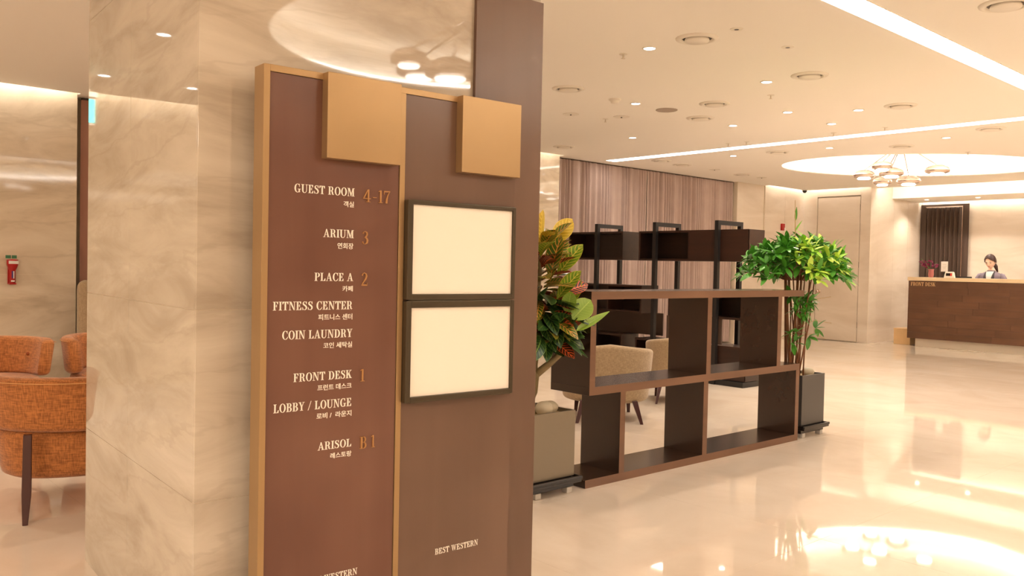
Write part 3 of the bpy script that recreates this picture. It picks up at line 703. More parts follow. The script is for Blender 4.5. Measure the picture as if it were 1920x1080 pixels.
MB().box(0, 0, 0, .4, .28, .25).build('box_body', 'boxwood', bx, bevel=.003)
MB().box(-.005, -.005, .25, .405, .285, .272).build('box_lid', 'boxwood', bx, bevel=.003)

# ------------------------------------------------------------ small items on the counter
ov = thing('orchid_vase', 'pink vase of magenta orchids at the left end of the counter', 'flowers', (14.85, 6.02, 1.16))
MB().lathe([(.001, 0), (.035, 0), (.045, .05), (.04, .11), (.05, .14), (.044, .14), (.034, .11), (.038, .05), (.001, .01)], seg=20).build('vase', 'orchidp', ov, smooth=True)
petal = MB().grid(lambda a, b: ((a)*.03, (b-.5)*.034*math.sin(PI*min(.98, a+.08)), .006*math.sin(PI*a)), 4, 3).mesh('petal', 'orchid', True)
rnd = random.Random(9)
for s_ in range(7):
    ang = rnd.uniform(0, 6.28); tip = Vector((.06*math.cos(ang), .0+.1*math.sin(ang)+(.07 if s_ < 4 else -.0), .28+rnd.uniform(-.06, .05)))
    st = MB().tube([(0, 0, .1), tip*.5+Vector((0, 0, .06)), tip], .003, 5).build('stem', 'green', ov)
    for f in range(7):
        c = tip*(.55+.09*f)+Vector((rnd.uniform(-.03, .03), rnd.uniform(-.03, .03), .04-.004*f*f))
        for p in range(5):
            o = put('petal', petal, st, tuple(c), (rnd.uniform(-.5, .5), R(-25+rnd.uniform(-30, 30)), p*1.257+rnd.uniform(0, .4)))
cd = thing('notice_card', 'white notice card on a dark stand beside the orchids', 'card holder', (14.9, 5.835, 1.16))
MB().box(0, -.05, 0, .05, .05, .012).box(.02, -.01, .012, .03, .01, .12).build('stand', 'black', cd)
MB().box(.015, -.055, .10, .022, .055, .27).build('card', 'plastic', cd, bevel=.002)
MB().box(.0145, -.03, .215, .0152, .03, .218).box(.0145, -.035, .18, .0152, .035, .183).box(.0145, -.02, .16, .0152, .02, .163).build('printed_lines', 'ringgrey', cd)
tm = thing('payment_terminal', 'small white desk terminal with a dark display on the counter', 'terminal', (14.8, 5.71, 1.16))
MB().prism([(-.085, 0), (.085, 0), (.065, .09), (.055, .1), (-.055, .1), (-.065, .09)], 'x', 0, .05).build('terminal_body', 'plastic', tm, bevel=.004)
MB().box(-.003, -.045, .03, 0, .05, .075).build('display', 'screen', tm)
MB().box(-.005, -.04, .035, -.003, -.022, .07).build('red_indicator', 'ledred', tm)
mo = thing('computer_monitor', 'low black computer monitor behind the counter left of the receptionist', 'monitor', (15.16, 5.66, .80))
MB().box(0, -.17, .12, .02, .15, .385).build('screen_shell', 'black', mo, bevel=.004)
MB().box(.02, -.02, 0, .05, .02, .3).box(-.02, -.1, 0, .1, .1, .012).build('stand', 'black', mo)
bd = thing('back_counter', 'inner work counter of the reception behind the desk front', 'counter', (15.135, 2.5, 0))
MB().box(0, 0, .76, .12+.1, 3.7, .80).build('worktop', 'counter', bd)
MB().box(.01, 0, 0, .03, 3.7, .76).build('support_panel', 'deskwood', bd)

# ------------------------------------------------------------ receptionist
def skin_body(name, verts, edges, rads, mt, parent, sub=2):
    me = bpy.data.meshes.new(name); me.from_pydata(verts, edges, []); me.materials.append(M[mt])
    o = bpy.data.objects.new(name, me); col.objects.link(o); o.parent = parent
    sk = o.modifiers.new('skin', 'SKIN'); sk.use_smooth_shade = True
    for i, r in enumerate(rads):
        r = r if isinstance(r, tuple) else (r, r)
        me.skin_vertices[0].data[i].radius = r
    me.skin_vertices[0].data[0].use_root = True
    s = o.modifiers.new('sub', 'SUBSURF'); s.levels = sub; s.render_levels = sub
    return o
pn = thing('person', 'receptionist in a grey lilac jacket and white blouse looking down behind the desk', 'person', (15.5, 5.31, 0), R(180))
# local +x is the way she faces (towards the lobby), local y across
BV = [(0, 0, .90), (0, 0, 1.02), (.005, 0, 1.14), (.0, 0, 1.24), (.0, 0, 1.30), (.02, 0, 1.37),
      (-.0, .11, 1.20), (.0, .17, 1.16), (.02, .205, 1.02), (.13, .18, .92), (.26, .10, .875),
      (-.0, -.11, 1.20), (.0, -.17, 1.16), (.02, -.205, 1.02), (.13, -.18, .92), (.26, -.10, .875),
      (0, .09, .80), (.0, .10, .46), (-.01, .10, .10), (.09, .11, .04), (0, -.09, .80), (.0, -.10, .46), (-.01, -.10, .10), (.09, -.11, .04)]
BE = [(0, 1), (1, 2), (2, 3), (3, 4), (4, 5), (3, 6), (6, 7), (7, 8), (8, 9), (9, 10), (3, 11), (11, 12), (12, 13), (13, 14), (14, 15),
      (0, 16), (16, 17), (17, 18), (18, 19), (0, 20), (20, 21), (21, 22), (22, 23)]
BR = [(.09, .13), (.08, .11), (.085, .12), (.06, .07), (.042, .046), (.040, .040), .036, .036, .033, .028, .02, .036, .036, .033, .028, .02,
      .085, .055, .038, .03, .085, .055, .038, .03]
skin_body('body', BV, BE, BR, 'skin', pn)
def head():
    mb = MB()
    hc = Vector((.05, 0, 1.44))
    def f(a, b):
        th = PI*a; ph = 2*PI*b
        x = math.sin(th)*math.cos(ph); y = math.sin(th)*math.sin(ph); z = math.cos(th)
        rx, ry, rz_ = .092, .073, .115
        if z < 0: ry *= (1-.38*z*z); rx *= (1-.18*z*z)
        p = Vector((x*rx, y*ry, z*rz_))
        if x > .5: # face front features
            p.x += .020*math.exp(-((y*ry)/.011)**2)*math.exp(-((p.z+.018)/.020)**2)
            p.x -= .007*(math.exp(-((abs(p.y)-.030)/.013)**2)*math.exp(-((p.z-.008)/.012)**2))
            p.x += .005*math.exp(-(p.y/.02)**2)*math.exp(-((p.z+.058)/.010)**2)
        return p
    mb.grid(f, 30, 40)
    o = mb.build('head', 'skin', pn, smooth=True); o.location = hc; o.rotation_euler = (0, R(22), 0)
    for s in (-1, 1):
        MB().ball((.083, s*.030, .008), .006, .013, .0035, 10, 6).build('eye', 'eye', o, smooth=True)
        MB().ball((.087, s*.030, .026), .004, .017, .0025, 10, 6).build('eyebrow', 'hair', o, smooth=True)
        MB().ball((-.005, s*.074, -.005), .014, .008, .026, 10, 8).build('ear', 'skin', o, smooth=True)
    MB().ball((.091, 0, -.055), .006, .020, .006, 12, 6).build('mouth', 'lips', o, smooth=True)
    mb = MB()
    def g(a, b):
        th = PI*(.0+(.50+.16*math.sin(PI*b))*a); ph = PI*(.40+1.20*b)
        z = math.cos(th)
        front = abs(b-.5)*2
        drop = 1.0
        return Vector((.101*math.sin(th)*math.cos(ph)-.004, .083*math.sin(th)*math.sin(ph), .125*z+.004))
    mb.grid(g, 16, 28)
    def fringe(a, b): # swept fringe over the forehead
        th = PI*(.02+(.24+.24*abs(b-.42)**1.3*2)*a); ph = PI*(-.44+.88*b)
        return Vector((.104*math.sin(th)*math.cos(ph)-.003, .088*math.sin(th)*math.sin(ph), .124*math.cos(th)+.004))
    mb.grid(fringe, 10, 16)
    h = mb.build('hair', 'hair', o, smooth=True)
    s = h.modifiers.new('s', 'SOLIDIFY'); s.thickness = .012; s.offset = 0
    MB().tube([(-.085, 0, .03), (-.11, -.01, -.03), (-.085, .045, -.12), (-.05, .075, -.20)], [.03, .036, .03, .012], 10).build('ponytail', 'hair', o, smooth=True)
head()
JS = [(.86, .128, .165), (.94, .116, .148), (1.02, .104, .132), (1.10, .110, .150), (1.16, .112, .170), (1.205, .102, .182), (1.235, .086, .165), (1.26, .068, .115), (1.282, .056, .070), (1.30, .050, .056)]
def jsec(z):
    for (z0, a0, b0), (z1, a1, b1) in zip(JS[:-1], JS[1:]):
        if z <= z1: t_ = (z-z0)/(z1-z0); return a0+(a1-a0)*t_, b0+(b1-b0)*t_
    return JS[-1][1:]
def jfront(z, y, e):
    a, b = jsec(z); return a*math.sqrt(max(.05, 1-(y/b)**2))+e
def jk(a, b):
    z = .86+.44*b; rx, ry = jsec(z); an = 2*PI*a
    return (rx*math.cos(an), ry*math.sin(an), z)
MB().grid(jk, 32, 26).build('jacket', 'jacket', pn, smooth=True)
for s in (-1, 1):
    MB().tube([(0, s*.14, 1.222), (0, s*.172, 1.205), (.005, s*.197, 1.16), (.015, s*.205, 1.08), (.03, s*.21, 1.0), (.08, s*.20, .95), (.17, s*.155, .91), (.22, s*.125, .892)],
              [.034, .046, .05, .048, .045, .043, .038, .035], 14).build('sleeve', 'jacket', pn, smooth=True)
MB().grid(lambda a, b: (jfront(1.03+.25*a, (b-.5)*2*(.010+.052*a), .004), (b-.5)*2*(.010+.052*a), 1.03+.25*a), 12, 10).build('blouse', 'blouse', pn, smooth=True)
for s in (-1, 1):
    def lp_(a, b):
        y = s*((.008+.052*a)+b*(.010+.036*math.sin(PI*min(1, a*.85+.12)))); z = 1.02+.26*a
        return (jfront(z, y, .008), y, z)
    o = MB().grid(lp_, 10, 4).build('lapel', 'lapel', pn, smooth=True)
    q = o.modifiers.new('s', 'SOLIDIFY'); q.thickness = .005
MB().box(.098, -.12, 1.145, .108, -.07, 1.157).build('name_badge', 'plastic', pn)
MB().lathe([(.14, .5), (.155, .7), (.16, .85), (.135, .95)], seg=24).build('skirt', 'skirt', pn, smooth=True)
# hands
for s in (-1, 1):
    hb = Vector((.28, s*.09, .868))
    pm = MB().ball(hb+Vector((.03, 0, 0)), .042, .034, .014, 12, 8)
    for k in range(4):
        y = s*(-.024+.016*k); L = (.055, .065, .062, .048)[k]
        pm.tube([hb+Vector((.05, y, 0)), hb+Vector((.06+L*.5, y*1.1, .004)), hb+Vector((.06+L, y*1.15, -.008))], [.0085, .008, .006], 6)
    pm.tube([hb+Vector((.0, -s*.028, 0)), hb+Vector((.03, -s*.052, .0)), hb+Vector((.055, -s*.055, -.004))], [.011, .009, .007], 6)
    pm.build('hand', 'skin', pn, smooth=True)

# ------------------------------------------------------------ chairs
def band(mb, rx, ry, a0, a1, z0, z1, th, flare=.0, n=36, taper=.0, round_=.5, lift=0.0):
    """curved upholstered band around the local origin; open side towards +y; angle 0 = -y"""
    prof = []
    m = 6; h = (z1-z0)
    e = min(th*round_, h*.45)
    for k in range(m+1): a = PI+ (PI/2)*k/m; prof.append((-th/2+e+e*math.cos(a), z1-e-e*math.sin(a), 1)) # outer top
    pts = []
    def corner(cx, cz, s0):
        for k in range(m+1):
            a = s0+(PI/2)*k/m; pts.append((cx+e*math.cos(a), cz+e*math.sin(a)))
    corner(th/2-e, h-e, 0); corner(-th/2+e, h-e, PI/2); corner(-th/2+e, e, PI); corner(th/2-e, e, 3*PI/2)
    i = len(mb.v); P_ = len(pts)
    for k in range(n+1):
        t = k/n; ang = a0+(a1-a0)*t
        end = min(t, 1-t)*n
        sc = 1.0 if end > 3 else (.80, .93, .975, 1.0)[int(end)]
        for (r, z) in pts:
            zz = z/h; out = flare*zz
            rr = r*sc
            zc = z0+h*(.5+(zz-.5)*sc)-taper*abs(ang)/PI*zz+lift*math.cos(ang)*zz
            mb.v.append(((rx+rr+out)*math.sin(ang), -(ry+rr+out)*math.cos(ang), zc))
    for k in range(n):
        for j in range(P_):
            mb.f.append((i+k*P_+j, i+(k+1)*P_+j, i+(k+1)*P_+(j+1) % P_, i+k*P_+(j+1) % P_))
    mb.f.append(tuple(i+j for j in range(P_))); mb.f.append(tuple(i+n*P_+j for j in range(P_-1, -1, -1)))
    return mb
def superell(mb, rx, ry, z0, z1, e=.04, p=3.0, seg=48, taper=.0, y=0):
    prof = [(1-e*2.2, z0), (1-e*.6, z0+e*.3), (1-.0, z0+e), (1+taper, z1-e), (1+taper-e*.6, z1-e*.3), (1+taper-e*2.2, z1), (.5, z1+e*.25), (.001, z1+e*.3)]
    prof = [(.001, z0)]+prof
    i = len(mb.v); n = len(prof)
    for k in range(seg):
        a = 2*PI*k/seg; c, s_ = math.cos(a), math.sin(a)
        f = (abs(c)**p+abs(s_)**p)**(-1/p)
        for r, z in prof: mb.v.append((rx*f*c*r, y+ry*f*s_*r, z))
    for k in range(seg):
        for j in range(n-1): mb.f.append((i+k*n+j, i+((k+1) % seg)*n+j, i+((k+1) % seg)*n+j+1, i+k*n+j+1))
    return mb
def tapleg(mb, x, y, x2, y2, z0, z1, w0, w1, mid=None):
    i = len(mb.v)
    rows = [(z0, x2, y2, w0)]+([mid] if mid else [])+[(z1, x, y, w1)]
    for z, a, b, w_ in rows: mb.v += [(a-w_, b-w_, z), (a+w_, b-w_, z), (a+w_, b+w_, z), (a-w_, b+w_, z)]
    n = len(rows)
    for k in range(n-1):
        for j in range(4): mb.f.append((i+4*k+j, i+4*k+(j+1) % 4, i+4*k+4+(j+1) % 4, i+4*k+4+j))
    mb.f.append((i+3, i+2, i+1, i)); mb.f.append((i+4*n-4, i+4*n-3, i+4*n-2, i+4*n-1)); return mb
def orange_chair():
    t = thing('lounge_chair', 'x', 'chair', group='orange tweed lounge chairs')
    superell(MB(), .335, .33, .17, .40, e=.045, p=2.6, taper=.05).build('seat', 'orange', t, smooth=True)
    b = band(MB(), .36, .35, R(-95), R(95), .395, .648, .085, flare=.03, lift=.0, round_=.36).build('backrest', 'orange', t, smooth=True)
    band(MB(), .434, .424, R(-93), R(93), .622, .626, .004, n=40).build('seam_piping', 'stitch', b)
    for a in (-58, -20, 20, 58):
        ang = R(a); MB().ball((.335*math.sin(ang), -.325*math.cos(ang), .535), .013, .013, .013, 10, 6).build('button', 'button', b, smooth=True)
    for x, y in ((-.19, -.345), (.19, -.345)):
        tapleg(MB(), x*1.02, y*1.15, x*1.05, y*1.24, 0, .40, .011, .017, (.14, x*1.03, y*1.2, .019)).build('leg', 'legwood', t, bevel=.002)
    for x, y in ((-.22, .24), (.22, .24)):
        tapleg(MB(), x, y, x*1.1, y*1.1, 0, .19, .011, .018).build('leg', 'legwood', t, bevel=.002)
    return t
oc = orange_chair(); oc['label'] = 'nearest orange tweed lounge chair, seen from behind at the lower left'
oc.location = (1.225, 4.60, 0); oc.rotation_euler = (0, 0, R(-16))
copy_tree(oc, (1.11, 6.38, 0), R(172), 'orange lounge chair facing the camera, with button tufts, cut by the left picture edge')
copy_tree(oc, (2.03, 6.40, 0), R(190), 'orange lounge chair facing the camera, half hidden behind the marble column')
def beige_chair():
    t = thing('tub_chair', 'x', 'chair', group='beige tweed tub chairs')
    band(MB(), .30, .29, R(-125), R(125), .15, .612, .085, flare=.035, n=44, taper=.12, round_=.42).build('shell', 'beige', t, smooth=True)
    b = superell(MB(), .27, .27, .16, .41, e=.045, p=2.6).build('seat_cushion', 'beige', t, smooth=True)
    for x, y in ((-.20, -.26), (.20, -.26)):
        tapleg(MB(), x, y, x*1.25, y*1.28, 0, .17, .012, .022).build('leg', 'legwood', t, bevel=.002)
    for x, y in ((-.21, .2), (.21, .2)):
        tapleg(MB(), x, y, x*1.05, y*1.12, 0, .17, .012, .022).build('leg', 'legwood', t, bevel=.002)
    return t
bc = beige_chair(); bc['label'] = 'nearer beige tub chair seen through the left opening of the low divider'
bc.location = (5.17, 4.62, 0); bc.rotation_euler = (0, 0, R(-42))
copy_tree(bc, (6.36, 4.83, 0), R(-48), 'farther beige tub chair, right of and behind the first one', (.74, .86, .985))
hb = thing('high_back_chair', 'beige rounded high chair back, a sliver between left wall and column', 'chair', (2.30, 7.70, 0), R(-20))
band(MB(), .24, .24, R(-70), R(70), .42, 1.01, .07, n=24, round_=.5).build('backrest', 'beige', hb, smooth=True)
superell(MB(), .25, .25, .30, .42, p=2.4).build('seat', 'beige', hb, smooth=True)
for x, y in ((-.17, -.17), (.17, -.17), (-.17, .17), (.17, .17)):
    tapleg(MB(), x, y, x*1.1, y*1.1, 0, .31, .01, .016).build('leg', 'legwood', hb)
sb = thing('sideboard', 'dark low cabinet in front of the reddish brown curtain', 'cabinet', (2.3, 8.1, 0))
MB().box(0, 0, .03, 1.4, .38, .96).build('cabinet_body', 'slat', sb, bevel=.003)
for k in range(3): MB().box(.02+k*.46, -.015, .06, .46+k*.46, 0, .93).build('door', 'darkbox', sb)

# ------------------------------------------------------------ planters
def planter(name, x, y, wd, top, mt, label, lo=.034):
    t = thing(name, label, 'planter', (x, y, 0))
    b = MB(); k = .012
    b.box(0, 0, .09, wd, wd, .11).box(0, 0, .11, wd, k, top).box(0, wd-k, .11, wd, wd, top).box(0, k, .11, k, wd-k, top).box(wd-k, k, .11, wd, wd-k, top)
    b.build('planter_box', mt, t)
    MB().box(-lo+.004, -.03, .055, wd+.03, wd-.0, .075).box(.0, .0, .03, wd, wd-.01, .055).box(-lo, -.034, .07, wd+.034, -.022, .088).box(-lo, wd, .07, wd+.034, wd+.01, .088).box(-lo, -.022, .07, -lo+.012, wd, .088).box(wd+.022, -.022, .07, wd+.034, wd, .088).box(.01, .01, .075, wd-.01, wd-.01, .09).build('rolling_tray', 'tray', t, bevel=.003)
    for a in (.015, wd-.055):
        for c in (-.005, wd-.035): MB().box(a, c, 0, a+.04, c+.04, .031).build('foot', 'foot', t, bevel=.003)
    MB().box(k, k, top-.05, wd-k, wd-k, top-.022).build('soil', 'soil', t)
    return t
planter('planter', 2.99, 3.15, .30, .44, 'steel', 'brushed bronze-grey square planter holding the croton, left end of the divider')
planter('planter', 5.665, 3.17, .32, .452, 'darksteel', 'charcoal square planter holding the bamboo-like plant, right end of the divider', .012)
pc = thing('pebble', 'large pale rounded pebble on the left in the croton planter', 'stone', (3.125, 3.22, .418), group='pebbles in the planters')
MB().ball((0, 0, .035), .052, .045, .04, 20, 12).build('pebble_body', 'stone', pc, smooth=True)
copy_tree(pc, (3.205, 3.26, .418), .5, 'flatter pale pebble on the right in the croton planter', (1.15, 1, .85))
copy_tree(pc, (5.90, 3.26, .43), .2, 'grey pebble in the charcoal planter', (1.15, 1, .8))

# leaves
def leaf_mesh(name, L, Wd, mt, curl=.25, fold=.18, nu=8, nv=4, tip=.7, wave=0, pw=.8):
    vs = []; fs = []; uvs = []
    for a in range(nu+1):
        u = a/nu; wdt = Wd*.5*math.sin(PI*u**tip)**pw if 0 < u < 1 else 0.0015
        for b in range(nv+1):
            v = b/nv; s_ = (v-.5)*2
            vs.append((L*u, wdt*s_, L*(-curl*u*u)+fold*wdt*abs(s_)+wave*Wd*math.sin(u*14)*abs(s_))); uvs.append((u, v))
    for a in range(nu):
        for b in range(nv): fs.append((a*(nv+1)+b, (a+1)*(nv+1)+b, (a+1)*(nv+1)+b+1, a*(nv+1)+b+1))
    me = bpy.data.meshes.new(name); me.from_pydata(vs, [], fs); uvl = me.uv_layers.new(name='UVMap')
    for lp in me.loops: uvl.data[lp.index].uv = uvs[lp.vertex_index]
    for p in me.polygons: p.use_smooth = True
    me.materials.append(M[mt]); return me
def aim(dirv, roll=0):
    d = Vector(dirv).normalized(); up = Vector((0, 0, 1))
    y = up.cross(d)
    if y.length < 1e-3: y = Vector((0, 1, 0))
    y.normalize(); z = d.cross(y)
    m = Matrix((d, y, z)).transposed()
    return (m @ Matrix.Rotation(roll, 3, 'X')).to_euler()
cr = thing('croton_plant', 'croton with yellow, orange veined and dark green leaves in the bronze-grey planter', 'plant', (3.10, 3.30, .41))
MB().tube([(.02, 0, 0), (.015, 0, .12), (.03, 0, .22)], [.030, .026, .024], 10).build('trunk', 'bark', cr, smooth=True)
MB().tube([(.03, 0, .21), (.11, -.04, .28), (.19, -.08, .36), (.20, -.09, .5)], [.022, .019, .016, .012], 8).build('branch', 'bark', cr, smooth=True)
MB().tube([(.03, 0, .21), (.05, .01, .32), (.03, 0, .5), (.05, 0, .8), (.06, 0, .98)], [.020, .017, .015, .012, .008], 8).build('branch', 'bark', cr, smooth=True)
MB().tube([(.02, 0, .21), (-.05, .01, .32), (-.08, 0, .55)], [.020, .016, .01], 8).build('branch', 'bark', cr, smooth=True)
CM = {k: [leaf_mesh('croton_leaf', L, Wd, 'croton_'+k, c, .25, 10, 6, tip=1.25, pw=.7) for L, Wd, c in ((.23, .112, .15), (.19, .09, .3), (.24, .095, .45))] for k in 'yglrd'}
rnd = random.Random(21)
def cleaf(kind, base, dirv, s=1, roll=0, v=None):
    me = CM[kind][rnd.randrange(3) if v is None else v]
    o = put('leaf', me, cr, base, aim(dirv, roll)); o.scale = (s, s, s); return o
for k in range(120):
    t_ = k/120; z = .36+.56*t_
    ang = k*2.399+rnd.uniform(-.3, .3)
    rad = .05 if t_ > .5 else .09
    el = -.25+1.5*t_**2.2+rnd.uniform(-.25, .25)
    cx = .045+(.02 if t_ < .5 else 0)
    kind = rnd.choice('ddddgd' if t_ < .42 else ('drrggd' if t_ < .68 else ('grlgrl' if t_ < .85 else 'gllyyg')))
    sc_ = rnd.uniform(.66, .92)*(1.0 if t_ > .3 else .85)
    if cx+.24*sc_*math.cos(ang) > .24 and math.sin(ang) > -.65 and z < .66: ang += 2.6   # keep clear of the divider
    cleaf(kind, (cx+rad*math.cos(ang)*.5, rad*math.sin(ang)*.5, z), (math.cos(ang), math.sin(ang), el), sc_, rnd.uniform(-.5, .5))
# the leaves that make the front outline, facing the lobby
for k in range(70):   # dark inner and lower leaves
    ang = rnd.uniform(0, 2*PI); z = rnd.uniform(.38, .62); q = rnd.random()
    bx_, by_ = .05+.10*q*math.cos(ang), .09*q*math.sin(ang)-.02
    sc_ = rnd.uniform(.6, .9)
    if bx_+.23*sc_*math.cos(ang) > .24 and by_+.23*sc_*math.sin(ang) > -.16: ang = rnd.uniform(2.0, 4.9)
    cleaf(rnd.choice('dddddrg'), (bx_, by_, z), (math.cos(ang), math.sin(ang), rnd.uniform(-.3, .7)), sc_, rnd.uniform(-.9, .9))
for kind, b, d_, s_, r_, v in (('y', (.02, -.04, .90), (-.25, -.1, 1), .85, 1.4, 0), ('y', (.09, -.03, .90), (.75, -.3, 1.0), .9, 1.2, 0), ('g', (.04, -.09, .72), (.02, -.15, 1), 1.05, 1.5, 0),
                               ('g', (.07, -.06, .80), (.55, -.3, 1.0), .9, 1.3, 1), ('l', (.10, -.08, .74), (.5, -.5, 1.1), .95, 1.0, 0), ('r', (.12, -.08, .64), (.9, -.5, .55), .95, 1.0, 1),
                               ('l', (.06, -.12, .62), (.35, -.6, 1), .85, 1.1, 0), ('r', (.11, -.10, .55), (1, -.5, .35), .95, .9, 1), ('l', (.17, -.06, .56), (.35, -.3, 1), .85, 1.3, 0),
                               ('r', (.14, -.08, .50), (1, -.4, .12), .9, .8, 1), ('l', (.17, -.08, .49), (1, -.3, -.15), .9, .6, 1), ('d', (.05, -.13, .42), (.1, -.5, .7), .8, 1.0, 1)):
    cleaf(kind, b, d_, s_, r_, v)
bigl = leaf_mesh('croton_leaf', .145, .115, 'croton_big', .05, .08, 10, 6, tip=1.1, pw=.6)
put('leaf', bigl, cr, (.09, -.21, .52), aim((.55, -.25, .62), 1.25))
put('leaf', bigl, cr, (.08, -.18, .55), aim((.1, -.1, 1), 1.3)).scale = (.8, .7, .8)
put('leaf', leaf_mesh('croton_leaf', .24, .045, 'croton_big', .05, .35, 10, 6), cr, (.11, -.22, .46), aim((1, -.2, .5), .9))

bp = thing('bamboo_plant', 'tall plant with thin brown canes and a bushy bright green crown in the charcoal planter', 'plant', (5.78, 3.31, .42))
rnd = random.Random(33)
canes = []
for k in range(20):
    a = rnd.uniform(0, 2*PI); r0 = rnd.uniform(.02, .10); r1 = rnd.uniform(.04, .17)
    b0 = Vector((r0*math.cos(a)-.02, r0*math.sin(a), 0)); a2 = a+rnd.uniform(-.9, .9)
    p1 = Vector((r1*math.cos(a2)-.02, r1*math.sin(a2), .78+rnd.uniform(-.1, .15)))
    mid = (b0+p1)/2+Vector((rnd.uniform(-.015, .015), rnd.uniform(-.015, .015), 0))
    MB().tube([b0, mid, p1], [.0055, .005, .004] if k > 1 else [.012, .010, .008], 6).build('cane', 'cane', bp, smooth=True); canes.append((b0, p1))
MB().tube([(-.02, 0, .75), (-.03, 0, 1.05), (-.045, 0, 1.31)], [.006, .004, .002], 5).build('cane', 'twig', bp)
LM = [leaf_mesh('leaf', .10, .038, 'leaf%d' % i, .22, .15, 6, 2, tip=.95, pw=.65) for i in (1, 2, 3, 4)]
stuffv = MB(); nleaf = 0
def whorl(c, outd, n, pal, s=1.0, real=True):
    global nleaf
    outd = Vector(outd).normalized()
    for j in range(n):
        a = 2*PI*j/n+rnd.uniform(-.3, .3)
        t1 = outd.cross(Vector((0, 0, 1)));  t1 = t1.normalized() if t1.length > .01 else Vector((1, 0, 0)); t2 = outd.cross(t1)
        dv = outd*rnd.uniform(.3, .9)+t1*math.cos(a)+t2*math.sin(a); dv.z += .08
        e = aim(dv, rnd.uniform(-.5, .5)); sc = s*rnd.uniform(.7, 1.1)
        me = LM[rnd.choice(pal)]
        if real and nleaf < 298:
            o = put('leaf', me, bp, tuple(c), e); o.scale = (sc,)*3; nleaf += 1
        else:
            mt = Matrix.LocRotScale(Vector(c), e, Vector((sc,)*3)); i0 = len(stuffv.v)
            stuffv.v += [tuple(mt @ v_.co) for v_ in me.vertices]; stuffv.f += [tuple(i0+q for q in p.vertices) for p in me.polygons]
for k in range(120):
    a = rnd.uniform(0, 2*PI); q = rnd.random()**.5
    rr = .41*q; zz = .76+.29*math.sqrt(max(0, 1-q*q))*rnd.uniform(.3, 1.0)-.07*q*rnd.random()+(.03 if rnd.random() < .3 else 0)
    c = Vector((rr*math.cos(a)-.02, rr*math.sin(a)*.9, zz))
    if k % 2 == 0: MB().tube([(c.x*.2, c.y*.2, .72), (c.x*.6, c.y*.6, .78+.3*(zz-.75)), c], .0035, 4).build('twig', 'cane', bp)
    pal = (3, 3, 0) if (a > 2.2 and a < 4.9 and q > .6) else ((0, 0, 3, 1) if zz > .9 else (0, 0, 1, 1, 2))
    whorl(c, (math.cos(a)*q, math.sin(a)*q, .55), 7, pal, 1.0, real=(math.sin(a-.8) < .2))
for k in range(60):
    a = rnd.uniform(0, 2*PI); q = rnd.random()**.5*.8
    whorl((.40*q*math.cos(a)-.02, .38*q*math.sin(a), .76+.2*rnd.random()), (math.cos(a), math.sin(a), .1), 5, (1, 2), 1.0, real=False)
for c, d_ in (((.02, -.05, .52), (.5, -.6, .2)), ((-.1, -.05, .5), (-.6, -.5, 0)), ((.06, -.04, .56), (.6, -.6, .3)), ((-.02, -.07, .45), (0, -1, 0)), ((-.08, -.06, .34), (-.5, -.6, -.2)),
              ((.2, -.06, .36), (1, -.4, .2)), ((.1, -.06, .30), (.4, -.6, -.3)), ((-.14, -.04, .33), (-.6, -.2, -.3)), ((.0, -.08, .58), (.1, -1, .2)), ((-.12, -.03, .60), (-.6, -.5, .3)), ((-.05, -.08, .55), (-.2, -1, .3)), ((-.13, -.07, .55), (-.3, -1, .2)), ((.02, -.1, .56), (.2, -1, .1)), ((-.06, -.1, .48), (-.2, -1, -.1)), ((-.1, -.05, .26), (-.2, -1, -.1)), ((.05, -.08, .60), (.4, -1, .3)), ((-.08, -.06, .58), (-.5, -1, .3)), ((.12, -.05, .56), (1, -.5, .3)), ((-.02, -.09, .50), (0, -1, -.2))):
    whorl(c, d_, 6, (0, 1, 1), .9)
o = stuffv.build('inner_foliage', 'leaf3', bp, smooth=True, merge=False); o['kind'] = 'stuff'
for p, q in (((.05, 0, .5), (.3, -.12, .60)), ((.05, 0, .38), (.32, -.12, .40)), ((.05, 0, .3), (.28, -.1, .28))):
    MB().tube([p, ((p[0]+q[0])/2, (p[1]+q[1])/2, (p[2]+q[2])/2+.03), q], .002, 4).build('twig', 'twig', bp)
    whorl(q, (1, -.3, .1), 4, (0, 1), .6)
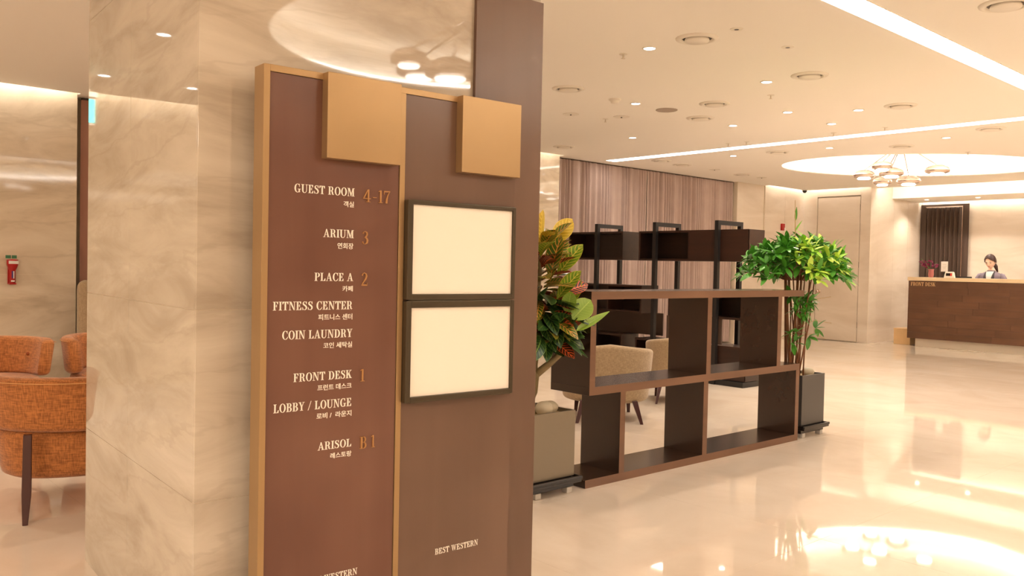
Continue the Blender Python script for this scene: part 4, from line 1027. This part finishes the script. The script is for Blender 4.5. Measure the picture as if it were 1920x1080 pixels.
put('leaf', leaf_mesh('leaf', .1, .02, 'leaf3', .05), bp, (-.03, 0, 1.16), aim((-.1, -.1, 1)))
put('leaf', leaf_mesh('leaf', .1, .03, 'leaf2', .05), bp, (-.03, 0, 1.08), aim((.5, -.3, 1)))

# ------------------------------------------------------------ wall items
ft = thing('emergency_torch', 'red emergency torch in its wall holder on the left marble wall', 'torch', (1.715, 8.515, .96))
MB().lathe([(.001, 0), (.022, 0), (.024, .01), (.022, .09), (.025, .11), (.042, .15), (.045, .165), (.045, .205), (.001, .208)], seg=20).build('torch_body', 'red', ft, smooth=True).location = (0, -.045, 0)
MB().box(-.037, -.093, .168, .037, -.086, .195).build('white_label', 'plastic', ft)
MB().box(-.010, -.071, .045, .0, -.066, .105).build('blue_label', 'bluel', ft)
MB().box(.002, -.071, .04, .010, -.066, .105).box(-.015, -.071, .012, .013, -.066, .025).build('white_label', 'plastic', ft)
MB().box(-.03, -.022, -.01, .03, 0, .20).box(-.026, -.068, -.012, .026, -.02, 0).build('wall_holder', 'red', ft, bevel=.002)
gs = thing('green_label', 'small pair of green stickers above the emergency torch', 'label', (1.715, 8.515, 1.175))
MB().box(-.045, -.002, 0, -.003, 0, .028).box(.003, -.002, 0, .042, 0, .028).build('sticker', 'greenl', gs)
fa = thing('fire_alarm', 'small red alarm box on the marble wall above the bamboo-like plant', 'alarm', (13.57, 8.1, 1.93))
MB().box(0, -.035, 0, .09, 0, .12).build('alarm_box', 'red', fa, bevel=.004)
MB().box(.07, -.04, .0, .1, 0, .05).build('alarm_label', 'plastic', fa)
es = thing('exit_sign', 'green glowing exit sign hanging left of the column, seen mirrored in its side', 'sign', (.40, 7.66, 2.30), R(-5))
MB().box(-.045, -.02, -.02, .045, .02, .21).build('sign_case', 'plastic', es)
MB().box(-.04, -.0215, 0, .04, -.0205, .19).build('lit_face', 'exit', es)
MB().box(-.06, -.03, .21, .06, .03, .25).box(-.01, -.01, .25, .01, .01, .379).build('hanger', 'white', es)
